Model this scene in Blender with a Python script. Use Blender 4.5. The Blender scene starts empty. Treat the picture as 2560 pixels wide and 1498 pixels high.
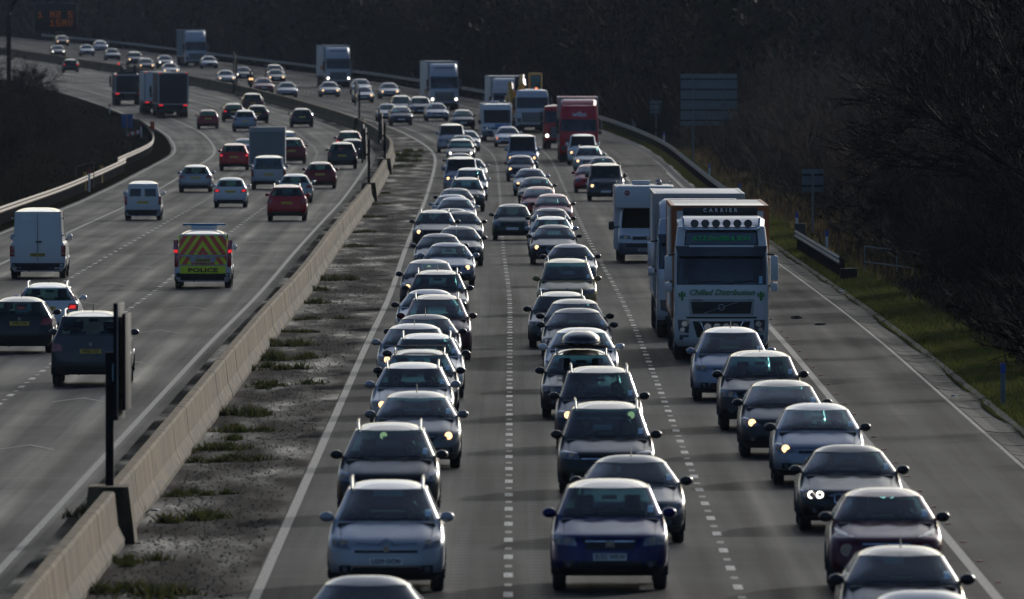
import bpy, bmesh, math, random
import numpy as np
from mathutils import Vector, Matrix

random.seed(7); RNG = np.random.default_rng(7)
R = math.radians
SC = bpy.context.scene
COL = SC.collection

# ---------------------------------------------------------------- camera, sky, sun, exposure
F_PX, CX, Y0, CAM_H = 37000.0, 1280.0, 40.0, 9.0      # long telephoto from a bridge
cam_d = bpy.data.cameras.new('camera'); cam = bpy.data.objects.new('camera', cam_d); COL.objects.link(cam)
cam.location = (0, 0, CAM_H)
cam.rotation_euler = (R(90) - math.atan((749 - Y0) / F_PX), 0, 0)
cam_d.sensor_width = 36.0; cam_d.lens = 36.0 * F_PX / 2560.0
cam_d.clip_start = 5.0; cam_d.clip_end = 9000.0
cam_d.dof.use_dof = True; cam_d.dof.focus_distance = 420.0; cam_d.dof.aperture_fstop = 6.3
SC.camera = cam

SUN_AZ, SUN_EL = R(21), R(15)                          # ahead of the camera, to the right
world = bpy.data.worlds.new('World'); SC.world = world; world.use_nodes = True
wn = world.node_tree; wn.nodes.clear()
sky = wn.nodes.new('ShaderNodeTexSky'); sky.sky_type = 'NISHITA'; sky.sun_disc = False
sky.sun_elevation = SUN_EL; sky.sun_rotation = SUN_AZ
sky.air_density = 1.0; sky.dust_density = 4.0; sky.ozone_density = 2.0
bg = wn.nodes.new('ShaderNodeBackground'); bg.inputs['Strength'].default_value = 0.14
wo = wn.nodes.new('ShaderNodeOutputWorld')
# thin broken cloud over the whole dome, and a cool balance for the hazy winter sky
tcw = wn.nodes.new('ShaderNodeTexCoord'); spw = wn.nodes.new('ShaderNodeSeparateXYZ'); wn.links.new(tcw.outputs['Generated'], spw.inputs[0])
adz = wn.nodes.new('ShaderNodeMath'); adz.operation = 'ADD'; adz.inputs[1].default_value = .18; wn.links.new(spw.outputs['Z'], adz.inputs[0])
dvx = wn.nodes.new('ShaderNodeVectorMath'); dvx.operation = 'DIVIDE'; cbw = wn.nodes.new('ShaderNodeCombineXYZ')
for k_ in range(3): wn.links.new(adz.outputs[0], cbw.inputs[k_])
wn.links.new(tcw.outputs['Generated'], dvx.inputs[0]); wn.links.new(cbw.outputs[0], dvx.inputs[1])
cln = wn.nodes.new('ShaderNodeTexNoise'); cln.inputs['Scale'].default_value = 1.7; cln.inputs['Detail'].default_value = 7; cln.inputs['Roughness'].default_value = .58; wn.links.new(dvx.outputs[0], cln.inputs['Vector'])
clr = wn.nodes.new('ShaderNodeMapRange'); clr.inputs['From Min'].default_value = .46; clr.inputs['From Max'].default_value = .66; clr.inputs['To Min'].default_value = .75; clr.inputs['To Max'].default_value = 1.7; wn.links.new(cln.outputs['Fac'], clr.inputs['Value'])
tnt = wn.nodes.new('ShaderNodeVectorMath'); tnt.operation = 'MULTIPLY'; tnt.inputs[1].default_value = (.85, .98, 1.19); wn.links.new(sky.outputs[0], tnt.inputs[0])
cld = wn.nodes.new('ShaderNodeVectorMath'); cld.operation = 'SCALE'; wn.links.new(tnt.outputs[0], cld.inputs[0]); wn.links.new(clr.outputs[0], cld.inputs['Scale'])
wn.links.new(cld.outputs[0], bg.inputs[0]); wn.links.new(bg.outputs[0], wo.inputs[0])
sun_d = bpy.data.lights.new('sun', 'SUN'); sun_d.energy = 5.0; sun_d.angle = R(0.6); sun_d.color = (1.0, 0.97, 0.93)
sun = bpy.data.objects.new('sun', sun_d); COL.objects.link(sun)
sun_vec = Vector((math.sin(SUN_AZ) * math.cos(SUN_EL), math.cos(SUN_AZ) * math.cos(SUN_EL), math.sin(SUN_EL)))
sun.rotation_euler = sun_vec.to_track_quat('Z', 'Y').to_euler(); sun.location = (60, 100, 80)
SC.view_settings.view_transform = 'Standard'; SC.view_settings.look = 'None'
SC.view_settings.exposure = -0.72; SC.view_settings.gamma = 1.0
SC.render.engine = 'CYCLES'
cy = SC.cycles
cy.use_denoising = True; cy.max_bounces = 5; cy.diffuse_bounces = 2; cy.glossy_bounces = 2
cy.transmission_bounces = 4; cy.transparent_max_bounces = 14; cy.use_adaptive_sampling = True; cy.adaptive_threshold = .02; cy.volume_bounces = 0
cy.caustics_reflective = False; cy.caustics_refractive = False
cy.sample_clamp_indirect = 4.0

# ---------------------------------------------------------------- helpers: numbers
def pchip(pts):
    xs = np.array([p[0] for p in pts], float); ys = np.array([p[1] for p in pts], float)
    h = np.diff(xs); dl = np.diff(ys) / h
    m = np.zeros(len(xs)); m[0] = dl[0]; m[-1] = dl[-1]
    for i in range(1, len(xs) - 1):
        if dl[i - 1] * dl[i] > 0:
            w1 = 2 * h[i] + h[i - 1]; w2 = h[i] + 2 * h[i - 1]
            m[i] = (w1 + w2) / (w1 / dl[i - 1] + w2 / dl[i])
    def f(x):
        x = np.clip(x, xs[0], xs[-1]); i = np.clip(np.searchsorted(xs, x) - 1, 0, len(xs) - 2)
        t = (x - xs[i]) / h[i]; t2 = t * t; t3 = t2 * t
        r = (2*t3 - 3*t2 + 1) * ys[i] + (t3 - 2*t2 + t) * h[i] * m[i] + (-2*t3 + 3*t2) * ys[i+1] + (t3 - t2) * h[i] * m[i+1]
        return float(r) if np.ndim(r) == 0 else r
    return f
# road centre line: sideways shift and height against distance; cross fall through the bend
road_c = pchip([(-200, 0), (450, 0), (600, -.3), (800, -.6), (950, -.95), (1000, -1.3), (1121, -4.2), (1258, -11.0), (1457, -23.0),
                (1705, -42.5), (2000, -67), (2300, -94), (2700, -132), (3100, -172)])
road_z = pchip([(-200, 0), (387, 0), (500, -.2), (692, -.5), (779, -.62), (1000, -.32), (1121, .2), (1254, 1.0), (1451, 2.0),
                (1721, 3.3), (2000, 4.7), (2400, 6.2), (3100, 8)])
road_e = pchip([(-200, 0), (900, 0), (1150, .02), (3100, .02)])
def RX(off, d): return road_c(d) + off
def RZ(off, d): return road_z(d) + road_e(d) * off
def gz(X, d): return RZ(float(np.clip(X - road_c(d), -26, 14)), d)
def heading(d): return math.atan2(road_c(d + 4) - road_c(d - 4), 8.0)
def place(x, y, h=0.0):
    """ground point seen at photograph pixel x, y when the seen point is h above the ground"""
    lo, hi = 120.0, 3000.0
    for _ in range(60):
        d = .5 * (lo + hi); X = (x - CX) * d / F_PX
        yp = Y0 + F_PX * (CAM_H - gz(X, d) - h) / d
        if yp > y: lo = d
        else: hi = d
    return X, d, gz(X, d)

# ---------------------------------------------------------------- helpers: materials
def new_mat(name):
    m = bpy.data.materials.new(name); m.use_nodes = True
    nt = m.node_tree; b = nt.nodes['Principled BSDF']
    return m, nt, b
def mat(name, col, rough=.5, metal=0.0, spec=.5, coat=0.0, emit=None, es=0.0, noise=None, bump=None):
    m, nt, b = new_mat(name)
    b.inputs['Roughness'].default_value = rough; b.inputs['Metallic'].default_value = metal
    b.inputs['Specular IOR Level'].default_value = spec; b.inputs['Coat Weight'].default_value = coat
    b.inputs['Coat Roughness'].default_value = .06
    if emit: b.inputs['Emission Color'].default_value = (*emit, 1); b.inputs['Emission Strength'].default_value = es
    sc_, am = noise or (6.0, .12)
    tc = nt.nodes.new('ShaderNodeTexCoord'); no = nt.nodes.new('ShaderNodeTexNoise'); no.inputs['Scale'].default_value = sc_
    no.inputs['Detail'].default_value = 4
    mx = nt.nodes.new('ShaderNodeMix'); mx.data_type = 'RGBA'
    mx.inputs['A'].default_value = (*[c * (1 - am) for c in col], 1); mx.inputs['B'].default_value = (*[min(1, c * (1 + am)) for c in col], 1)
    nt.links.new(tc.outputs['Object'], no.inputs['Vector']); nt.links.new(no.outputs['Fac'], mx.inputs['Factor'])
    nt.links.new(mx.outputs['Result'], b.inputs['Base Color'])
    if bump:
        n2 = nt.nodes.new('ShaderNodeTexNoise'); n2.inputs['Scale'].default_value = bump[0]; n2.inputs['Detail'].default_value = 5
        bp = nt.nodes.new('ShaderNodeBump'); bp.inputs['Strength'].default_value = bump[1]; bp.inputs['Distance'].default_value = bump[2]
        nt.links.new(tc.outputs['Object'], n2.inputs['Vector']); nt.links.new(n2.outputs['Fac'], bp.inputs['Height'])
        nt.links.new(bp.outputs['Normal'], b.inputs['Normal'])
    return m
def paint_mat():
    m, nt, b = new_mat('vehicle_paint')          # colour from the object, alpha says how metallic
    oi = nt.nodes.new('ShaderNodeObjectInfo'); tc = nt.nodes.new('ShaderNodeTexCoord')
    no = nt.nodes.new('ShaderNodeTexNoise'); no.inputs['Scale'].default_value = 3.0; no.inputs['Detail'].default_value = 6
    sx = nt.nodes.new('ShaderNodeSeparateXYZ'); nt.links.new(tc.outputs['Object'], sx.inputs[0])
    mr = nt.nodes.new('ShaderNodeMapRange'); mr.inputs['From Min'].default_value = .75; mr.inputs['From Max'].default_value = .15
    mr.inputs['To Min'].default_value = 0.03; mr.inputs['To Max'].default_value = .5
    nt.links.new(sx.outputs['Z'], mr.inputs['Value'])               # road dirt thrown up round the sills
    mu = nt.nodes.new('ShaderNodeMath'); mu.operation = 'MULTIPLY'
    nt.links.new(mr.outputs[0], mu.inputs[0]); nt.links.new(no.outputs['Fac'], mu.inputs[1]); nt.links.new(tc.outputs['Object'], no.inputs['Vector'])
    mx = nt.nodes.new('ShaderNodeMix'); mx.data_type = 'RGBA'; mx.inputs['B'].default_value = (.07, .065, .06, 1)
    nt.links.new(oi.outputs['Color'], mx.inputs['A']); nt.links.new(mu.outputs[0], mx.inputs['Factor'])
    nt.links.new(mx.outputs['Result'], b.inputs['Base Color']); nt.links.new(oi.outputs['Alpha'], b.inputs['Metallic'])
    ra = nt.nodes.new('ShaderNodeMapRange'); ra.inputs['To Min'].default_value = .28; ra.inputs['To Max'].default_value = .5
    nt.links.new(no.outputs['Fac'], ra.inputs['Value']); nt.links.new(ra.outputs[0], b.inputs['Roughness'])
    b.inputs['Coat Weight'].default_value = .85; b.inputs['Coat Roughness'].default_value = .07; b.inputs['Coat IOR'].default_value = 1.33; b.inputs['Specular IOR Level'].default_value = .1
    return m
def glass_mat(name, tint, rough=.03, dark=.0):
    m, nt, b = new_mat(name); nt.nodes.remove(b)
    out = nt.nodes['Material Output']
    tr = nt.nodes.new('ShaderNodeBsdfTransparent'); tr.inputs[0].default_value = (*tint, 1)
    gl = nt.nodes.new('ShaderNodeBsdfGlossy'); gl.inputs['Roughness'].default_value = rough; gl.inputs['Color'].default_value = (.9, .95, 1, 1)
    ge = nt.nodes.new('ShaderNodeNewGeometry'); dt = nt.nodes.new('ShaderNodeVectorMath'); dt.operation = 'DOT_PRODUCT'
    nt.links.new(ge.outputs['Normal'], dt.inputs[0]); nt.links.new(ge.outputs['Incoming'], dt.inputs[1])
    def mt(op, a, b_):
        n_ = nt.nodes.new('ShaderNodeMath'); n_.operation = op
        for i_, v_ in enumerate((a, b_)):
            if v_ is None: continue
            if isinstance(v_, float): n_.inputs[i_].default_value = v_
            else: nt.links.new(v_, n_.inputs[i_])
        return n_.outputs[0]
    fr_ = mt('ADD', mt('MULTIPLY', mt('POWER', mt('SUBTRACT', 1.0, mt('ABSOLUTE', dt.outputs['Value'], None)), 5.0), .95), .05)   # Schlick, both sides alike
    tc = nt.nodes.new('ShaderNodeTexCoord'); no = nt.nodes.new('ShaderNodeTexNoise'); no.inputs['Scale'].default_value = 2.2
    nt.links.new(tc.outputs['Object'], no.inputs['Vector'])
    bp = nt.nodes.new('ShaderNodeBump'); bp.inputs['Strength'].default_value = .05; bp.inputs['Distance'].default_value = .05
    nt.links.new(no.outputs['Fac'], bp.inputs['Height']); nt.links.new(bp.outputs[0], gl.inputs['Normal'])
    mx = nt.nodes.new('ShaderNodeMixShader')
    nt.links.new(fr_, mx.inputs[0]); nt.links.new(tr.outputs[0], mx.inputs[1]); nt.links.new(gl.outputs[0], mx.inputs[2])
    nt.links.new(mx.outputs[0], out.inputs[0])
    return m
M = {}
M['paint'] = paint_mat()
M['glass'] = glass_mat('windscreen_glass', (.27, .46, .47))
M['privacy'] = glass_mat('dark_tinted_glass', (.20, .24, .25))
M['plastic'] = mat('black_plastic', (.022, .022, .024), .55)
M['grille'] = mat('dark_grille', (.012, .012, .013), .6)
M['tyre'] = mat('tyre_rubber', (.016, .016, .016), .85, bump=(40, .3, .01))
M['rim'] = mat('alloy_rim', (.30, .31, .32), .35, .8)
M['cloth'] = mat('seat_cloth', (.03, .03, .034), .9)
M['lens'] = mat('headlight_lens', (.13, .14, .16), .12, .35, coat=1.0, noise=(30, .6))
M['lens_in'] = mat('lamp_reflector', (.75, .77, .8), .12, .9)
M['lit'] = mat('lit_headlight', (1, .8, .55), .3, emit=(1.0, .60, .27), es=4.2)
M['litw'] = mat('lit_white_headlight', (1, .95, .9), .3, emit=(1.0, .93, .80), es=6.0)
M['amber'] = mat('lit_indicator', (1, .3, .1), .3, emit=(1.0, .22, .06), es=3.0)
M['tail'] = mat('tail_light_red', (.30, .008, .012), .15, coat=1.0, noise=(20, .35))
M['tail_lit'] = mat('lit_tail_light', (.5, .01, .01), .2, emit=(1.0, .03, .03), es=1.2)
M['plate_w'] = mat('white_plate', (.62, .63, .62), .4)
M['plate_y'] = mat('yellow_plate', (.62, .40, .03), .4)
M['ink'] = mat('black_lettering', (.012, .012, .014), .5)
M['chrome'] = mat('chrome', (.62, .64, .66), .14, 1.0)
M['disc'] = mat('pale_blue_paper', (.28, .52, .66), .6)
M['skin'] = mat('skin', (.36, .21, .15), .55, noise=(20, .1))
M['hair'] = mat('dark_hair', (.03, .02, .014), .6)
M['shirt_a'] = mat('blue_grey_clothing', (.08, .13, .18), .9)
M['shirt_b'] = mat('dark_clothing', (.03, .03, .035), .9)
M['shirt_c'] = mat('pale_clothing', (.35, .33, .31), .9)

# ---------------------------------------------------------------- helpers: meshes and objects
def mesh_from(name, V, Fc, mats=(), midx=None, smooth=None, uv=None):
    me = bpy.data.meshes.new(name); me.from_pydata([tuple(map(float, v)) for v in V], [], Fc)
    for m_ in mats: me.materials.append(m_)
    if midx is not None: me.polygons.foreach_set('material_index', midx)
    if smooth is not None:
        me.polygons.foreach_set('use_smooth', [True] * len(me.polygons))
        if smooth < 179: me.set_sharp_from_angle(angle=R(smooth))
    if uv is not None:
        l = me.uv_layers.new(name='UVMap'); li = np.empty(len(me.loops), int); me.loops.foreach_get('vertex_index', li)
        l.data.foreach_set('uv', np.asarray(uv, float)[li].ravel())
    me.update(); return me
def np_mesh(name, V, T, m, smooth=False):
    """triangles straight from numpy arrays"""
    me = bpy.data.meshes.new(name); V = np.asarray(V, np.float32); T = np.asarray(T, np.int32); k = T.shape[1]
    me.vertices.add(len(V)); me.vertices.foreach_set('co', V.ravel())
    me.loops.add(T.size); me.loops.foreach_set('vertex_index', T.ravel())
    me.polygons.add(len(T)); me.polygons.foreach_set('loop_start', np.arange(0, T.size, k, dtype=np.int32))
    if smooth: me.polygons.foreach_set('use_smooth', np.ones(len(T), bool))
    me.materials.append(m); me.update(calc_edges=True); return me
def link(name, me, parent=None, loc=(0, 0, 0), rot=(0, 0, 0), color=None):
    o = bpy.data.objects.new(name, me); COL.objects.link(o); o.location = loc; o.rotation_euler = rot
    if parent: o.parent = parent
    if color: o.color = color
    return o
def tag(o, label, cat, group=None):
    o['label'] = label; o['category'] = cat
    if group: o['group'] = group
    return o
def thing(name, label, cat, loc=(0, 0, 0), rz=0.0, group=None):
    return tag(link(name, None, None, loc, (0, 0, rz)), label, cat, group)
class MB:
    """collects boxes, tubes and faces into one mesh"""
    def __init__(s): s.V = []; s.F = []; s.I = []
    def add(s, V, Fc, mi=0):
        n = len(s.V); s.V += [tuple(v) for v in V]; s.F += [tuple(i + n for i in f) for f in Fc]; s.I += [mi] * len(Fc); return s
    def box(s, x0, x1, y0, y1, z0, z1, b=0.0, mi=0):
        if b <= 0:
            V = [(x, y, z) for z in (z0, z1) for y in (y0, y1) for x in (x0, x1)]
            return s.add(V, [(0, 2, 3, 1), (4, 5, 7, 6), (0, 1, 5, 4), (2, 6, 7, 3), (0, 4, 6, 2), (1, 3, 7, 5)], mi)
        bm = bmesh.new(); bmesh.ops.create_cube(bm, size=1.0)
        for v in bm.verts: v.co = ((x0 + x1) / 2 + v.co.x * (x1 - x0), (y0 + y1) / 2 + v.co.y * (y1 - y0), (z0 + z1) / 2 + v.co.z * (z1 - z0))
        bmesh.ops.bevel(bm, geom=bm.edges[:], offset=b, segments=2, profile=.6, affect='EDGES')
        bm.verts.index_update(); V = [v.co[:] for v in bm.verts]; Fc = [[v.index for v in f.verts] for f in bm.faces]; bm.free()
        return s.add(V, Fc, mi)
    def tube(s, pts, r, n=6, mi=0, caps=True):
        pts = [Vector(p) for p in pts]; rr = r if isinstance(r, (list, tuple)) else [r] * len(pts); rings = []; n0 = len(s.V); V = []; Fc = []
        for i, p in enumerate(pts):
            t = (pts[min(i + 1, len(pts) - 1)] - pts[max(i - 1, 0)]).normalized()
            a = t.cross(Vector((0, 0, 1)));  a = a if a.length > .1 else t.cross(Vector((1, 0, 0)))
            a.normalize(); b = t.cross(a)
            V += [p + (a * math.cos(2*math.pi*k/n) + b * math.sin(2*math.pi*k/n)) * rr[i] for k in range(n)]
        for i in range(len(pts) - 1):
            for k in range(n): Fc.append((i*n + k, i*n + (k+1) % n, (i+1)*n + (k+1) % n, (i+1)*n + k))
        if caps: Fc.append(tuple(range(n - 1, -1, -1))); Fc.append(tuple((len(pts)-1)*n + k for k in range(n)))
        return s.add(V, Fc, mi)
    def disc(s, c, r, axis='y', d=.02, n=18, mi=0):
        e = {'y': Vector((0, d, 0)), 'x': Vector((d, 0, 0)), 'z': Vector((0, 0, d))}[axis]
        return s.tube([Vector(c) - e / 2, Vector(c) + e / 2], r, n, mi)
    def mesh(s, name, mats, smooth=35): return mesh_from(name, s.V, s.F, mats if isinstance(mats, (list, tuple)) else [mats], s.I, smooth)
def text_mesh(name, body, size, m, extrude=.004, shear=0.0, sx=1.0, spacing=1.0, fat=0.0):
    cu = bpy.data.curves.new(name, 'FONT'); cu.body = body; cu.size = size; cu.extrude = extrude; cu.align_x = 'CENTER'; cu.align_y = 'CENTER'
    cu.shear = shear; cu.space_character = spacing; cu.resolution_u = 2; cu.offset = fat
    o = bpy.data.objects.new(name, cu); COL.objects.link(o); bpy.context.view_layer.update()
    me = bpy.data.meshes.new_from_object(o.evaluated_get(bpy.context.evaluated_depsgraph_get()))
    bpy.data.objects.remove(o); bpy.data.curves.remove(cu)
    me.name = name; me.materials.clear(); me.materials.append(m)
    if sx != 1.0:
        co = np.empty(len(me.vertices) * 3, np.float32); me.vertices.foreach_get('co', co); co[0::3] *= sx; me.vertices.foreach_set('co', co)
    me.update(); return me
FRONT_ROT = (R(90), 0, 0); REAR_ROT = (R(90), 0, R(180))
# ================================================================ the setting: ground, road, reserve, markings
def nd(nt, t, **kw):
    n = nt.nodes.new(t)
    for k, v in kw.items(): setattr(n, k, v)
    return n
def mth(nt, op, a, b=None, c=None):
    n = nt.nodes.new('ShaderNodeMath'); n.operation = op
    for i, v in enumerate((a, b, c)):
        if v is None: continue
        if isinstance(v, (int, float)): n.inputs[i].default_value = v
        else: nt.links.new(v, n.inputs[i])
    return n.outputs[0]
def noise_uv(nt, uvsock, su, sv, scale=1.0, detail=4, rough=.55):
    mp = nd(nt, 'ShaderNodeMapping'); mp.inputs['Scale'].default_value = (su, sv, 1)
    nt.links.new(uvsock, mp.inputs[0])
    no = nd(nt, 'ShaderNodeTexNoise'); no.inputs['Scale'].default_value = scale; no.inputs['Detail'].default_value = detail; no.inputs['Roughness'].default_value = rough
    nt.links.new(mp.outputs[0], no.inputs['Vector']); return no.outputs['Fac']
def ramp(nt, f, a, b, lo=0.0, hi=1.0):
    n = nd(nt, 'ShaderNodeMapRange'); n.inputs['From Min'].default_value = a; n.inputs['From Max'].default_value = b
    n.inputs['To Min'].default_value = lo; n.inputs['To Max'].default_value = hi; nt.links.new(f, n.inputs['Value']); return n.outputs[0]
def mixc(nt, f, a, b):
    n = nd(nt, 'ShaderNodeMix', data_type='RGBA')
    nt.links.new(f, n.inputs['Factor'])
    for k, v in (('A', a), ('B', b)):
        if isinstance(v, tuple): n.inputs[k].default_value = (*v, 1)
        else: nt.links.new(v, n.inputs[k])
    return n.outputs['Result']
def asphalt(name, dark, light, ticks=(), wet=.45, tracks=()):
    m, nt, b = new_mat(name)
    uv = nd(nt, 'ShaderNodeUVMap').outputs[0]; sp = nd(nt, 'ShaderNodeSeparateXYZ'); nt.links.new(uv, sp.inputs[0]); u, v = sp.outputs[0], sp.outputs[1]
    grain = noise_uv(nt, uv, 22, 9, 1.0, 3); streak = noise_uv(nt, uv, 1.3, .012, 1.0, 5); patch = noise_uv(nt, uv, .12, .05, 1.0, 4)
    joints = noise_uv(nt, uv, .06, .9, 1.0, 3)
    f = mth(nt, 'ADD', mth(nt, 'MULTIPLY', grain, .55), mth(nt, 'ADD', mth(nt, 'MULTIPLY', streak, .70), mth(nt, 'ADD', mth(nt, 'MULTIPLY', patch, .50), mth(nt, 'MULTIPLY', joints, .34))))
    c = mixc(nt, ramp(nt, f, .84, 1.28), dark, light)
    crack = noise_uv(nt, uv, .22, 1.1, 1.0, 6, .7); c = mixc(nt, ramp(nt, crack, .60, .68, 0, .55), c, (.006, .006, .0065)); pale = noise_uv(nt, uv, .5, 2.2, 1.0, 5, .7); c = mixc(nt, ramp(nt, pale, .66, .74, 0, .35), c, (.085, .084, .083))
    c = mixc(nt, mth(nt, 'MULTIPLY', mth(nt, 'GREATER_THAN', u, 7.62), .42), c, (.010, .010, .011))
    pol = None
    for t0 in tracks:                                           # polished wheel tracks
        g = mth(nt, 'ABSOLUTE', mth(nt, 'SUBTRACT', u, t0)); g = ramp(nt, g, .42, .0)
        pol = g if pol is None else mth(nt, 'MAXIMUM', pol, g)
    for t0 in ticks:                                            # rows of short worn ticks
        g = mth(nt, 'LESS_THAN', mth(nt, 'ABSOLUTE', mth(nt, 'SUBTRACT', u, t0)), .13)
        s_ = mth(nt, 'LESS_THAN', mth(nt, 'FRACT', mth(nt, 'MULTIPLY', v, .72)), .36)
        k = mth(nt, 'MULTIPLY', mth(nt, 'MULTIPLY', g, s_), ramp(nt, streak, .35, .7, .05, .75))
        c = mixc(nt, k, c, (.12, .12, .123))
    nt.links.new(c, b.inputs['Base Color'])
    rg = ramp(nt, mth(nt, 'ADD', streak, mth(nt, 'MULTIPLY', patch, .7)), .6, 1.15, wet + .14, wet - .08)
    if pol is not None: rg = mth(nt, 'SUBTRACT', rg, mth(nt, 'MULTIPLY', pol, .10))
    nt.links.new(rg, b.inputs['Roughness']); b.inputs['Specular IOR Level'].default_value = .012
    bp = nd(nt, 'ShaderNodeBump'); bp.inputs['Strength'].default_value = .35; bp.inputs['Distance'].default_value = .012
    nt.links.new(grain, bp.inputs['Height']); nt.links.new(bp.outputs[0], b.inputs['Normal'])
    return m
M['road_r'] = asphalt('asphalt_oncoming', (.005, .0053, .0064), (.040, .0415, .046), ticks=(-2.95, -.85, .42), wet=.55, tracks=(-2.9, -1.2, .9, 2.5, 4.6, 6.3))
M['road_l'] = asphalt('asphalt_outbound', (.007, .0073, .0088), (.050, .0515, .056), ticks=(-9.55, -13.2), wet=.48, tracks=(-9.3, -10.9, -12.8, -14.6, -16.3, -18.0))
def gravel_mat():
    m, nt, b = new_mat('gritty_reserve')
    uv = nd(nt, 'ShaderNodeUVMap').outputs[0]
    n1 = noise_uv(nt, uv, 7, 2.2, 1.0, 6, .7); n2 = noise_uv(nt, uv, .7, .09, 1.0, 4); n3 = noise_uv(nt, uv, 30, 12, 1.0, 2)
    f = mth(nt, 'ADD', mth(nt, 'MULTIPLY', n1, .5), mth(nt, 'MULTIPLY', n3, .5))
    c = mixc(nt, ramp(nt, f, .38, .66), (.012, .010, .0085), (.054, .047, .041))
    c = mixc(nt, ramp(nt, n2, .44, .68, 0, .6), c, (.034, .032, .031))
    nt.links.new(c, b.inputs['Base Color'])
    nt.links.new(ramp(nt, n2, .42, .72, 0.004, .03), b.inputs['Specular IOR Level']); nt.links.new(ramp(nt, n2, .42, .66, .85, .36), b.inputs['Roughness'])       # damp pools between the grit
    bp = nd(nt, 'ShaderNodeBump'); bp.inputs['Strength'].default_value = .8; bp.inputs['Distance'].default_value = .02
    nt.links.new(f, bp.inputs['Height']); nt.links.new(bp.outputs[0], b.inputs['Normal'])
    return m
M['reserve'] = gravel_mat()
def line_mat(name, lo, hi):
    m, nt, b = new_mat(name)
    uv = nd(nt, 'ShaderNodeUVMap').outputs[0]
    n1 = noise_uv(nt, uv, 14, 3, 1.0, 5, .7)
    nt.links.new(mixc(nt, ramp(nt, n1, .40, .60), lo, hi), b.inputs['Base Color']); b.inputs['Roughness'].default_value = .5; b.inputs['Specular IOR Level'].default_value = .1
    return m
M['line'] = line_mat('worn_white_paint', (.05, .05, .05), (.15, .15, .147)); M['dash'] = line_mat('white_dash_paint', (.10, .10, .10), (.42, .42, .41))
def concrete_mat():
    m, nt, b = new_mat('stained_concrete')
    g = nd(nt, 'ShaderNodeNewGeometry').outputs['Position']
    def n3(sx, sy, sz, sc, det=5):
        mp = nd(nt, 'ShaderNodeMapping'); mp.inputs['Scale'].default_value = (sx, sy, sz); nt.links.new(g, mp.inputs[0])
        no = nd(nt, 'ShaderNodeTexNoise'); no.inputs['Scale'].default_value = sc; no.inputs['Detail'].default_value = det; nt.links.new(mp.outputs[0], no.inputs['Vector']); return no.outputs['Fac']
    stain = n3(1, 1.4, .05, 2.6); big = n3(.4, .12, .4, 1.0); fine = n3(1, 1, 1, 18)
    c = mixc(nt, ramp(nt, stain, .35, .68), (.058, .040, .019), (.22, .155, .078))
    c = mixc(nt, ramp(nt, big, .45, .72, 0, .6), c, (.075, .058, .038))
    c = mixc(nt, ramp(nt, fine, .55, .75, 0, .45), c, (.055, .047, .036))
    lowz = nd(nt, 'ShaderNodeSeparateXYZ'); nt.links.new(g, lowz.inputs[0]); c = mixc(nt, mth(nt, 'MULTIPLY', ramp(nt, lowz.outputs[2], .42, .05), ramp(nt, n3(.6, .5, 2.5, 1.6), .38, .62)), c, (.035, .03, .022)); c = mixc(nt, ramp(nt, n3(2, .25, .8, 2.0), .60, .68, 0, .7), c, (.05, .042, .03))
    nt.links.new(c, b.inputs['Base Color']); b.inputs['Roughness'].default_value = .9; b.inputs['Specular IOR Level'].default_value = .08
    bp = nd(nt, 'ShaderNodeBump'); bp.inputs['Strength'].default_value = .4; bp.inputs['Distance'].default_value = .02
    nt.links.new(fine, bp.inputs['Height']); nt.links.new(bp.outputs[0], b.inputs['Normal'])
    return m
M['concrete'] = concrete_mat()
M['grey_conc'] = mat('grey_concrete', (.08, .077, .072), .7, spec=.1, noise=(3, .35), bump=(15, .4, .02))
def earth_mat():
    m, nt, b = new_mat('winter_verge_earth')
    g = nd(nt, 'ShaderNodeNewGeometry').outputs['Position']
    def n3(sc, det=6):
        no = nd(nt, 'ShaderNodeTexNoise'); no.inputs['Scale'].default_value = sc; no.inputs['Detail'].default_value = det; nt.links.new(g, no.inputs['Vector']); return no.outputs['Fac']
    c = mixc(nt, ramp(nt, n3(.35), .4, .65), (.008, .006, .004), (.012, .014, .005))
    c = mixc(nt, ramp(nt, n3(3.0), .5, .7, 0, .6), c, (.006, .005, .004))
    nt.links.new(c, b.inputs['Base Color']); b.inputs['Roughness'].default_value = 1.0; b.inputs['Specular IOR Level'].default_value = 0.0
    bp = nd(nt, 'ShaderNodeBump'); bp.inputs['Strength'].default_value = .8; bp.inputs['Distance'].default_value = .1
    nt.links.new(n3(5.0), bp.inputs['Height']); nt.links.new(bp.outputs[0], b.inputs['Normal'])
    return m
M['earth'] = earth_mat()

def sm(t): t = min(1, max(0, t)); return t * t * (3 - 2 * t)
def terrain(off, d):
    if -22.4 <= off <= 11.2: return RZ(off, d) - .06
    if off > 11.2:
        o = off - 11.2; base = RZ(11.2, d)
        near = .10 * sm((o - .2) / 1.5) + .30 * max(0, o - 2.6) * (1 - .35 * sm((d - 600) / 300)) * sm((1150 - d) / 100)
        hill = .30 * max(0, o - 6) * sm((d - 1050) / 250)
        z = base + min(near, 7) + min(hill, 70)
    else:
        o = -22.4 - off; base = RZ(-22.4, d)
        z = base + min(.35, .1 * o) + .20 * max(0, o - 5) * (1 - sm((d - 700) / 250) * sm((1500 - d) / 200) * .55)
        z = min(z, base + 9)
    if d > 2250: z += .16 * (d - 2250) * sm((d - 2250) / 100)
    return z
offs = np.unique(np.concatenate([[-800, -500, -300, -200, -140], np.arange(-100, -40, 12), np.arange(-40, -21, 2.0), [-22.4, -7, 0, 11.2], np.arange(11.6, 22, 1.3), np.arange(22, 60, 6), np.arange(60, 160, 20), [200, 300, 500, 800]]))
dsg = np.concatenate([np.arange(-100, 200, 50), np.arange(200, 1200, 14), np.arange(1200, 2400, 30), np.arange(2400, 3000, 60)])
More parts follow.
